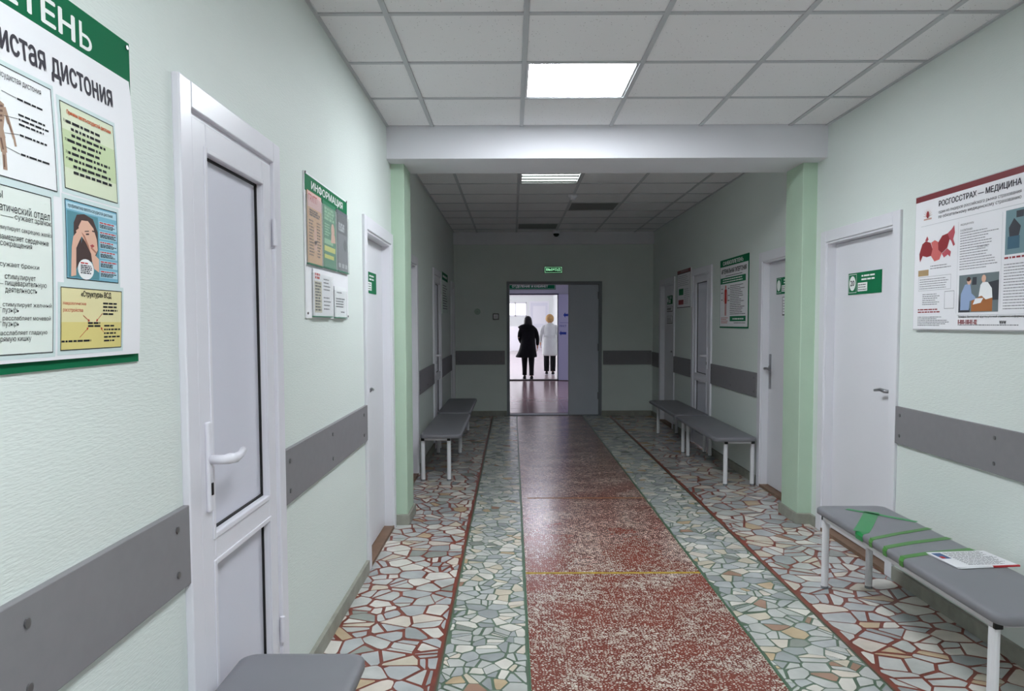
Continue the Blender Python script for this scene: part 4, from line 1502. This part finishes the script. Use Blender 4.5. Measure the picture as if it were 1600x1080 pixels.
# ---------------------------------------------------------------- green-headed bulletin and small poster on the far right wall
GY1, GZ, GW, GH = 7.77, 1.375, 0.935, 0.69
gp = empty('poster', (FXR, GY1, GZ), RIGHT)
tag(gp, 'health bulletin with green heading and red human figure beside the right doors', 'poster')
MB().box(0, GW, -0.006, -0.0005, 0, GH).build('backing_board', GREENDARK, gp)
sh = MB().rect(0.008, 0.015, GW - 0.012, GH - 0.072, -0.0066).build('sheet', PAPER, gp)
MB().text('САНБЮЛЛЕТЕН', 0.10, GH - 0.058, GW - 0.215, GH - 0.018, -0.0068, 0.02).soft_sign(GW - 0.20, GH - 0.058, GW - 0.16, GH - 0.018, -0.0068).build('heading_lettering', PRINTW, gp)
YF = -0.0070
MB().text('АРТЕРИАЛЬНАЯ ГИПЕРТОНИЯ', 0.05, GH - 0.145, GW - 0.06, GH - 0.098, YF, 0.02).build('title_lettering', BLACKINK, sh)
MB().rect(0.02, GH - 0.245, GW - 0.08, GH - 0.185, YF).rect(0.36, 0.068, GW - 0.07, 0.118, YF).build('green_bands', GREENSIGN, sh)
MB().lines(0.10, GH - 0.238, GW - 0.10, GH - 0.192, 2, 0.010, YF - 0.0005, prng, 0.2, 7).lines(0.45, 0.078, GW - 0.12, 0.104, 1, 0.014, YF - 0.0005, prng, 0.1).build('band_lettering', PRINTW, sh)
fx, b = 0.21, 0.125
pm = MB()
pm.oval(fx, b + 0.285, 0.018, 0.022, YF)
for za, wa, zb, wb in ((0.265, 0.03, 0.21, 0.034), (0.21, 0.034, 0.16, 0.04), (0.16, 0.04, 0.12, 0.035)):
    pm.flat([(fx - wa, b + za), (fx + wa, b + za), (fx + wb, b + zb), (fx - wb, b + zb)], YF)
for s in (-1, 1):
    pm.stroke([(fx + s * 0.03, b + 0.26), (fx + s * 0.062, b + 0.20), (fx + s * 0.07, b + 0.14)], 0.010, YF)
    pm.stroke([(fx + s * 0.016, b + 0.13), (fx + s * 0.014, b + 0.0)], 0.018, YF)
pm.lines(0.05, 0.045, 0.30, 0.11, 4, 0.006, YF, prng, 0.3)
pm.build('red_figure', REDINK, sh)
pm = MB()
pm.lines(0.36, 0.13, GW - 0.08, 0.425, 17, 0.006, YF, prng, 0.4)
pm.lines(0.2, GH - 0.178, GW - 0.1, GH - 0.158, 1, 0.006, YF, prng, 0.2)
pm.lines(0.5, 0.045, GW - 0.07, 0.058, 1, 0.006, YF, prng, 0.1)
for s, z in ((-1, 0.27), (-1, 0.23), (-1, 0.16), (1, 0.27), (1, 0.20), (1, 0.15)):
    pm.lines(fx + (0.08 if s > 0 else -0.16), b + z - 0.006, fx + (0.14 if s > 0 else -0.09), b + z + 0.006, 1, 0.008, YF, prng, 0.2)
pm.build('body_print', INK, sh)

SY1 = 9.76
sp = empty('poster', (FXR, SY1, 1.62), RIGHT)
tag(sp, 'small white poster with a maroon top strip beside the far plastic door', 'poster')
MB().box(0, 0.73, -0.012, -0.0005, 0, 0.475).build('board', PAPER, sp)
MB().rect(0.0, 0.435, 0.73, 0.475, -0.0124).build('top_strip', MAROON, sp)
MB().outline(0, 0, 0.73, 0.435, 0.008, -0.0124).build('border', GREYD, sp)
MB().rect(0.10, 0.16, 0.35, 0.24, -0.0124).build('green_block', GREENSIGN, sp)
MB().rect(0.08, 0.04, 0.36, 0.10, -0.0124).build('red_block', MAPD, sp)
MB().lines(0.05, 0.27, 0.66, 0.41, 6, 0.008, -0.0124, prng).lines(0.4, 0.04, 0.68, 0.24, 8, 0.008, -0.0124, prng).text(
    'МЕДИЦИНА', 0.2, 0.445, 0.6, 0.468, -0.0128).build('print', GREYL, sp)

# narrow notice on the far left wall
ln = empty('notice', (FXL, 9.50, 1.56), LEFT)
tag(ln, 'narrow pale notice with a dark green heading on the far left wall', 'notice')
MB().box(0, 0.82, -0.008, -0.0005, 0, 0.53).build('board', mat('pale_notice_board', (206, 220, 212), 0.5), ln)
MB().rect(0.0, 0.43, 0.82, 0.53, -0.0084).build('heading_strip', GREENDARK, ln)
MB().lines(0.1, 0.45, 0.7, 0.51, 1, 0.03, -0.0090, prng, 0.1).build('heading_lettering', PRINTW, ln)
MB().lines(0.08, 0.05, 0.72, 0.38, 10, 0.01, -0.0086, prng).build('print', INK, ln)

# ---------------------------------------------------------------- things on the end wall
ex = empty('exit_sign', (0.492, YB, 2.195), BACK)
tag(ex, 'small glowing green exit sign above the doorway', 'exit sign')
MB().box(0, 0.268, -0.035, -0.0005, 0, 0.098).build('housing', mat('dark_green_housing', (22, 54, 40), 0.4), ex, bevel=0.004)
MB().text('ВЫХОД', 0.025, 0.028, 0.243, 0.072, -0.0358, 0.01).build('lettering', EXITLIT, ex)
el = MB()
el.outline(0.006, 0.008, 0.262, 0.090, 0.004, -0.0357)
el.build('lit_edge', EXITLIT, ex)
wc = empty('wall_box', (-0.302, YB, 1.487), BACK)
tag(wc, 'small square white wall box to the left of the doorway', 'wall box')
MB().box(0, 0.092, -0.03, -0.0005, 0, 0.092).build('frame', BLACKP, wc, bevel=0.004)
MB().box(0.010, 0.082, -0.034, -0.028, 0.010, 0.082).build('cover', PVC, wc, bevel=0.004)
MB().tube([(0.046, -0.040, 0.046), (0.046, -0.033, 0.046)], 0.018, 14).build('dial', LAMPHOUSE, wc)
rc_ = empty('round_cover', (-0.54, YB, 1.61), BACK)
tag(rc_, 'faint round green cover plate near the left end corner', 'cover plate')
MB().tube([(0, -0.010, 0), (0, -0.0005, 0)], 0.048, 20).build('plate', mat('muted_green_plate', (168, 188, 176), 0.5), rc_, bevel=0.003)
MB().tube([(0, -0.013, 0), (0, -0.009, 0)], 0.006, 8).build('screw', SCREW, rc_)

# ---------------------------------------------------------------- vestibule and bright hall seen through the doorway
VX0, VX1, HX0, HX1 = -1.6, 2.3, -4.0, 2.25
TILEF = mat('pink_floor_tile', (176, 146, 146), 0.16, 0.5, 0.06, 4)
TILEH = mat('pale_pink_floor_tile', (206, 190, 192), 0.16, 0.5, 0.05, 4)
JOINT = mat('tile_joint', (104, 84, 84), 0.5)
vf = struct(MB().box(VX0, VX1, YB + 0.2, VEND, -0.1, -0.003).build('floor_vestibule', JOINT))
hf = struct(MB().box(HX0, HX1, VEND, HEND, -0.1, -0.003).build('floor_hall', TILEH))


def floor_tile(w, d, m):
    me = MB().box(-w / 2, w / 2, -d / 2, d / 2, -0.02, 0.0).mesh('floor_tile')
    me.materials.append(m)
    return me


tm = floor_tile(0.594, 0.594, TILEF)
for i in range(6):
    for j in range(11):
        shared('floor_tile', tm, (-1.55 + 0.245 + 0.6 * i + 0.055, YB + 0.2 + 0.3 + 0.602 * j + 0.15, 0), vf)
tm = floor_tile(0.594, 0.594, TILEH)
for i in range(9):
    for j in range(12):
        shared('floor_tile', tm, (-2.7 + 0.6 * i, VEND + 0.55 + 0.6 * j, 0), hf)

WV = mat('vestibule_wall_paint', (206, 208, 222), 0.5, 0.3)
WH = mat('hall_wall_paint', (222, 226, 226), 0.5, 0.3)
v = MB()
v.box(VX0 - 0.2, VX0, YB + 0.2, VEND, 0, 2.9)
v.box(VX1, VX1 + 0.2, YB + 0.2, VEND, 0, 2.9)
struct(v.build('wall_vestibule', WV))
struct(MB().box(VX0 - 0.2, VX1 + 0.2, YB + 0.2, VEND, 2.82, 2.9).build('ceiling_vestibule', WHITEP))
# wall of the second doorway
O0, O1, OT = -0.85, 1.150, 2.165
v = MB()
v.box(HX0 - 0.1, O0, VEND, VEND + 0.15, 0, 3.0)
v.box(O1, HX1 + 0.2, VEND, VEND + 0.15, 0, 3.0)
v.box(O0, O1, VEND, VEND + 0.15, OT, 3.0)
struct(v.build('wall_vestibule_end', WV))
d = struct(empty('door_11', (O0, VEND, 0), BACK))
W = O1 - O0
fr = MB()
fr.box(0, 0.03, -0.01, 0.15, 0, OT)
fr.box(W - 0.03, W, -0.01, 0.15, 0, OT)
fr.box(0.03, W - 0.03, -0.01, 0.15, OT - 0.03, OT)
fr.build('frame', mat('dark_door_frame', (66, 62, 84), 0.5), d)
MB().box(0.0, W, -0.03, 0.16, -0.002, 0.022).build('threshold', mat('dark_threshold', (52, 46, 48), 0.5), d)
# leaf standing open towards the viewer with blue arrows
LEAFM = mat('lilac_white_leaf', (190, 192, 222), 0.45, 0.4)
ARROW = mat('blue_arrow_print', (28, 58, 160), 0.5)
lf = MB().box(0, 0.95, -0.04, 0.0, 0.02, OT - 0.02).build('open_leaf', LEAFM, d)
lf.location = (W + 0.012, -0.012, 0)
lf.rotation_euler = (0, 0, math.radians(-38))
MB().flat([(0.03, 1.18), (0.085, 1.245), (0.085, 1.21), (0.24, 1.21), (0.24, 1.15), (0.085, 1.15), (0.085, 1.115)], -0.0408).flat(
    [(0.15, 1.63), (0.21, 1.70), (0.21, 1.66), (0.34, 1.66), (0.34, 1.60), (0.21, 1.60), (0.21, 1.56)], -0.0408).build('blue_arrows', ARROW, lf)
MB().text('ПОСТ', 0.04, 1.335, 0.24, 1.385, -0.0408, 0.01).lines(0.05, 1.43, 0.3, 1.45, 1, 0.008, -0.0408, prng, 0.1).build('arrow_lettering', ARROW, lf)

hs = empty('hanging_sign', (-0.17, VEND, 2.262), BACK)
tag(hs, 'dark green sign with white lettering over the second doorway', 'sign')
MB().box(0, 1.24, -0.03, -0.002, 0, 0.20).build('board', GREENDARK, hs, bevel=0.003)
MB().text('ОТДЕЛЕНИЕ И КАБИНЕТ', 0.16, 0.04, 1.05, 0.11, -0.0306, 0.012).build('lettering', PRINTW, hs)
MB().outline(0.015, 0.015, 1.225, 0.185, 0.006, -0.0305).build('border', PRINTW, hs)

# hall shell
v = MB()
WIN_L = [(wy - 1.5, wy + 1.5) for wy in (22.5, 27.5, 32.5, 37.5)]  # unseen openings, added for the fill lamps outside
cur = VEND + 0.15
for a, b in WIN_L:
    v.box(HX0 - 0.2, HX0, cur, a, 0, 3.0)
    v.box(HX0 - 0.2, HX0, a, b, 0, 0.95)
    v.box(HX0 - 0.2, HX0, a, b, 2.55, 3.0)
    cur = b
v.box(HX0 - 0.2, HX0, cur, HEND, 0, 3.0)
struct(v.build('wall_hall_left', WH))
struct(MB().box(HX1, HX1 + 0.2, VEND + 0.15, HEND, 0, 3.0).build('wall_hall_right', WH))
# end wall of the hall with a window
WX0, WX1, WZ0, WZ1 = -1.75, 0.80, 1.82, 2.60
v = MB()
v.box(HX0, WX0, HEND, HEND + 0.2, 0, 3.0)
v.box(WX1, HX1, HEND, HEND + 0.2, 0, 3.0)
v.box(WX0, WX1, HEND, HEND + 0.2, 0, WZ0)
v.box(WX0, WX1, HEND, HEND + 0.2, WZ1, 3.0)
struct(v.build('wall_hall_end', WH))
struct(MB().box(HX0 - 0.2, HX1 + 0.2, VEND + 0.15, HEND + 0.2, 2.95, 3.0).build('ceiling_hall', WHITEP))
w1 = struct(empty('window_1', (WX0, HEND, WZ0), BACK))
W, H = WX1 - WX0, WZ1 - WZ0
f = MB()
for u in (0.0, 1.90 - 0.02, W - 0.06):
    f.box(u, u + 0.06, 0.02, 0.10, 0, H)
f.box(0, W, 0.02, 0.10, 0, 0.06)
f.box(0, W, 0.02, 0.10, H - 0.06, H)
f.build('window_frame', PVC, w1)
GLASS = mat('window_glass', (255, 255, 255), 0.02, 0.5, trans=1.0)
for u0, u1 in ((0.06, 1.88), (1.94, W - 0.06)):
    MB().box(u0, u1, 0.055, 0.06, 0.06, H - 0.06).build('pane', GLASS, w1)
# white doorway panel and low partition at the end of the hall
hd = struct(empty('door_12', (0.95, HEND, 0), BACK))
f = MB()
f.box(0, 0.08, -0.03, 0.0, 0, 2.66)
f.box(1.02, 1.10, -0.03, 0.0, 0, 2.66)
f.box(0.08, 1.02, -0.03, 0.0, 2.58, 2.66)
f.build('casing', PVC, hd)
lf = MB().box(0.08, 1.02, -0.015, 0.0, 0.0, 2.58).build('leaf', PVCPANEL, hd)
for z0, z1 in ((0.25, 1.2), (1.4, 2.4)):
    MB().box(0.20, 0.90, -0.022, -0.015, z0, z1).build('panel', PVC, lf)
pt = empty('partition', (-2.4, 36.0, 0))
tag(pt, 'white waist-high partition in the bright hall below the window', 'partition')
MB().box(0, 2.95, 0, 0.08, 0.10, 1.28).build('panel', PVC, pt)
for u in (0.05, 1.45, 2.85):
    MB().box(u, u + 0.05, 0.01, 0.07, 0, 0.10).build('foot', FRAMEG, pt)
# mint column and glazed frame on the right wall of the hall
hc = struct(MB().box(HX1 - 0.32, HX1, 29.0, 29.6, 0, 2.95).build('column_hall', COLUMN))
wf = struct(empty('window_2', (HX1, 25.2, 0), RIGHT))
f = MB()
for u in (0.0, 1.0, 2.0):
    f.box(u, u + 0.07, -0.05, 0.0, 0.9, 2.25)
f.box(0, 2.07, -0.05, 0.0, 2.18, 2.25)
f.box(0, 2.07, -0.05, 0.0, 0.9, 0.97)
f.build('window_frame', PVC, wf)
for u in (0.07, 1.07):
    MB().box(u, u + 0.93, -0.02, -0.01, 0.97, 2.18).build('pane', mat('grey_glass_pane', (150, 156, 160), 0.1, 0.5), wf)
# unseen lamp added to brighten the vestibule
panel_lamp(0.5, 15.2, 2.80, emissive('added_diffuser_vestibule', (235, 238, 255), 32.0), 'added square ceiling lamp, unseen in the vestibule beyond the doorway')


# ---------------------------------------------------------------- people walking away through the second doorway
def ring(cx, cy, z, rx, ry, k=16, wob=0.0, ph=0.0):
    return [(cx + (rx + wob * math.sin(5 * 2 * PI * i / k + ph)) * math.cos(2 * PI * i / k),
             cy + (ry + wob * math.sin(5 * 2 * PI * i / k + ph)) * math.sin(2 * PI * i / k), z) for i in range(k)]


SKIN = mat('skin', (206, 160, 138), 0.5, 0.4)


def figure_body(root, h, stride, arm_l, arm_r, m):
    """one continuous body: joints as a skinned skeleton, facing +y"""
    s = h / 1.66
    V, E_, R = [], [], []

    def add(p, r, prev=None):
        V.append((p[0] * s, p[1] * s, p[2] * s))
        R.append(r * s)
        if prev is not None:
            E_.append((prev, len(V) - 1))
        return len(V) - 1
    pel = add((0, 0, 0.90), 0.125)
    wst = add((0, 0, 1.08), 0.105, pel)
    ch = add((0, 0, 1.27), 0.10, wst)
    nk = add((0, 0.0, 1.40), 0.052, ch)
    hd0 = add((0, 0.012, 1.46), 0.056, nk)
    hd1 = add((0, 0.014, 1.55), 0.082, hd0)
    add((0, 0.012, 1.615), 0.060, hd1)
    add((0, 0.095, 1.525), 0.012, hd1)          # nose
    for sx in (-1, 1):
        add((sx * 0.085, 0.0, 1.53), 0.014, hd1)  # ears
    for sx, st in ((-1, stride), (1, -stride)):
        hip = add((sx * 0.085, 0, 0.86), 0.092, pel)
        kn = add((sx * 0.088, st * 0.45 + 0.015, 0.47), 0.058, hip)
        an = add((sx * 0.085, st, 0.085), 0.036, kn)
        toe = add((sx * 0.09, st + 0.14, 0.03), 0.028, an)
    for sx, arm in ((-1, arm_l), (1, arm_r)):
        sh_ = add((sx * 0.160, 0, 1.325), 0.044, ch)
        el = add(arm[0], 0.043, sh_)
        wr = add(arm[1], 0.028, el)
        dirv = (Vector(arm[1]) - Vector(arm[0])).normalized()
        side = Vector((0, 1, 0)) if abs(dirv.y) < 0.7 else Vector((1, 0, 0))
        pal = add(tuple(Vector(arm[1]) + dirv * 0.06), 0.026, wr)
        for k, (o_, ln_) in enumerate(((-0.030, 0.070), (-0.010, 0.080), (0.010, 0.076), (0.028, 0.060))):
            b0 = Vector(arm[1]) + dirv * 0.095 + side * o_
            q = add(tuple(b0), 0.009, pal)
            q = add(tuple(b0 + dirv * ln_ * 0.5 + Vector((-sx * 0.006, 0, 0))), 0.008, q)
            add(tuple(b0 + dirv * ln_ + Vector((-sx * 0.02, 0, 0))), 0.007, q)
        t0 = Vector(arm[1]) + dirv * 0.045 + side * 0.038
        q = add(tuple(t0), 0.010, pal)
        add(tuple(t0 + dirv * 0.04 + side * 0.016), 0.008, q)
    me = bpy.data.meshes.new('body')
    me.from_pydata(V, E_, [])
    me.materials.append(m)
    o = bpy.data.objects.new('body', me)
    COL.objects.link(o)
    o.parent = root
    sk = o.modifiers.new('skin', 'SKIN')
    sk.use_smooth_shade = True
    for i, r in enumerate(R):
        me.skin_vertices[0].data[i].radius = (r, r)
    me.skin_vertices[0].data[0].use_root = True
    sb = o.modifiers.new('subdivision', 'SUBSURF')
    sb.levels = sb.render_levels = 1
    f = MB()
    for sx in (-1, 1):
        f.rings([ring(sx * 0.032 * s, (0.086 + 0.006 * q) * s, (1.548 + dz) * s, r * s, 0.006 * s, 8) for q, dz, r in ((0, -0.008, 0.004), (1, 0, 0.013), (0, 0.008, 0.004))])
    f.rings([ring(0, 0.090 * s, (1.485 + dz) * s, r * s, 0.005 * s, 8) for dz, r in ((-0.006, 0.006), (0, 0.024), (0.006, 0.006))])
    f.build('facial_features', mat('face_details', (96, 56, 50), 0.5), root)
    return s


def coat(root, s, prof, arms, m, name, wob=0.0, skew=0.0, cuff=0.036):
    mb = MB()
    R_ = []
    for z, rx, ry, cx in prof:
        R_.append([(x * s, y * s, z * s) for x, y, _ in ring(cx, 0.0, z, rx, ry, 20, wob if z < 0.85 else 0.0, z)])
    mb.rings(R_)
    for sx, (el, wr) in zip((-1, 1), arms):
        d_ = (Vector(wr) - Vector(el))
        P = [(sx * 0.11, 0, 1.345), (sx * 0.185, 0, 1.325), el, tuple(Vector(el) + d_ * 0.55), tuple(Vector(el) + d_ * 0.97)]
        mb.tube([(p[0] * s, p[1] * s, p[2] * s) for p in P], [0.055 * s, 0.070 * s, 0.058 * s, 0.050 * s, cuff * 1.25 * s], 12)
    o = mb.build(name, m, root, smooth=True)
    md = o.modifiers.new('subdivision', 'SUBSURF')
    md.levels = md.render_levels = 1
    return o


def trousers(root, s, stride, m, wide=1.0, top=0.80):
    mb = MB()
    for sx, st in ((-1, stride), (1, -stride)):
        pts = [(sx * 0.085, 0, top), (sx * 0.088, st * 0.25, 0.62), (sx * 0.088, st * 0.45 + 0.015, 0.47), (sx * 0.087, st * 0.7, 0.30), (sx * 0.085, st, 0.10)]
        mb.tube([tuple(c * s for c in p) for p in pts], [0.098 * s, 0.086 * s, 0.076 * s, 0.066 * s * wide, 0.060 * s * wide], 12)
    return mb.build('trousers', m, root, smooth=True)


def shoes(root, s, stride, m, sole):
    for sx, st in ((-1, stride), (1, -stride)):
        mb = MB()
        prof = ((-0.075, 0.034, 0.085), (-0.04, 0.042, 0.10), (0.03, 0.044, 0.075), (0.11, 0.046, 0.05), (0.18, 0.036, 0.038), (0.205, 0.016, 0.022))
        rr = []
        for y, w, hh in prof:
            rr.append([((sx * 0.088 + w * math.cos(t)) * s, (st + y) * s, max(0.012, hh * (0.5 + 0.5 * math.sin(t))) * s) for t in [2 * PI * i / 12 for i in range(12)]])
        sh_ = mb.rings(rr).build('shoe', m, root, smooth=True)
        MB().box((sx * 0.088 - 0.04) * s, (sx * 0.088 + 0.04) * s, (st - 0.08) * s, (st + 0.19) * s, 0.0005, 0.016).build('sole', sole, sh_, bevel=0.006)


BLACKC = mat('black_coat_cloth', (20, 20, 24), 0.8, 0.2, 0.2, 6)
DARKT = mat('black_trouser_cloth', (24, 24, 28), 0.8, 0.2)
WHITEC = mat('white_coat_cloth', (214, 218, 216), 0.75, 0.2, 0.04, 8)
HAIRD = mat('dark_hair', (26, 22, 22), 0.5, 0.4)
HAIRB = mat('blond_hair', (190, 152, 96), 0.55, 0.4, 0.2, 30)

# woman in the black hooded coat
pa = empty('person', (0.395, 19.12, 0.0), math.radians(2))
tag(pa, 'person in a black hooded coat walking away through the second doorway', 'person')
ARM_A = [((-0.235, -0.02, 1.10), (-0.16, 0.14, 0.93)), ((0.25, -0.02, 1.09), (0.255, 0.10, 0.87))]
s = figure_body(pa, 1.62, 0.10, ARM_A[0], ARM_A[1], SKIN)
coat(pa, s, [(0.56, 0.305, 0.20, -0.055), (0.60, 0.285, 0.20, -0.046), (0.72, 0.235, 0.18, -0.018), (0.90, 0.205, 0.165, 0), (1.08, 0.185, 0.15, 0),
             (1.25, 0.205, 0.15, 0), (1.34, 0.185, 0.125, 0), (1.40, 0.10, 0.085, 0), (1.435, 0.07, 0.07, 0)], ARM_A, BLACKC, 'coat', 0.010)
MB().rings([[(x * s, (y - 0.05) * s, z * s + (0.02 if x < 0 else 0)) for x, y, _ in ring(cx, 0, z, rx, ry, 16)] for z, rx, ry, cx in
            ((1.26, 0.10, 0.05, -0.02), (1.29, 0.20, 0.11, -0.03), (1.35, 0.235, 0.13, -0.035), (1.40, 0.17, 0.11, -0.02), (1.43, 0.10, 0.08, 0))]).build('hood', BLACKC, pa, smooth=True)
trousers(pa, s, 0.10, DARKT, 0.95)
shoes(pa, s, 0.10, BLACKP, BLACKP)
MB().rings([[(x * s, (y - 0.012) * s, z * s) for x, y, _ in ring(0, 0, z, rx, ry, 16)] for z, rx, ry in
            ((1.32, 0.105, 0.07), (1.38, 0.118, 0.09), (1.46, 0.112, 0.098), (1.54, 0.104, 0.104), (1.60, 0.088, 0.092), (1.645, 0.05, 0.055), (1.656, 0.012, 0.014))]).build('hair', HAIRD, pa, smooth=True)

# woman in the white medical coat
pb_ = empty('person', (1.03, 20.70, 0.0), math.radians(-2))
tag(pb_, 'person with short blond hair in a white knee-length medical coat, seen from behind', 'person')
ARM_B = [((-0.25, -0.01, 1.10), (-0.255, 0.10, 0.88)), ((0.245, -0.03, 1.09), (0.235, 0.03, 0.85))]
s = figure_body(pb_, 1.67, 0.06, ARM_B[0], ARM_B[1], SKIN)
coat(pb_, s, [(0.52, 0.215, 0.17, 0), (0.56, 0.215, 0.17, 0), (0.72, 0.21, 0.17, 0), (0.90, 0.205, 0.17, 0), (1.06, 0.170, 0.14, 0),
              (1.10, 0.168, 0.138, 0), (1.25, 0.195, 0.145, 0), (1.34, 0.18, 0.12, 0), (1.40, 0.09, 0.08, 0), (1.44, 0.062, 0.062, 0)], ARM_B, WHITEC, 'medical_coat', 0.005)
MB().box(-0.155 * s, 0.155 * s, -0.158 * s, -0.135 * s, 1.045 * s, 1.085 * s).build('coat_belt', WHITEC, pb_, bevel=0.006)
trousers(pb_, s, 0.06, DARKT, 1.15)
shoes(pb_, s, 0.06, BLACKP, PVC)
MB().rings([[(x * s, (y - 0.014) * s, z * s) for x, y, _ in ring(0, 0, z, rx, ry, 16, 0.004, z * 40)] for z, rx, ry in
            ((1.445, 0.06, 0.05), (1.475, 0.098, 0.085), (1.53, 0.118, 0.108), (1.59, 0.112, 0.108), (1.64, 0.082, 0.085), (1.668, 0.035, 0.04), (1.673, 0.01, 0.012))]).build('hair', HAIRB, pb_, smooth=True)
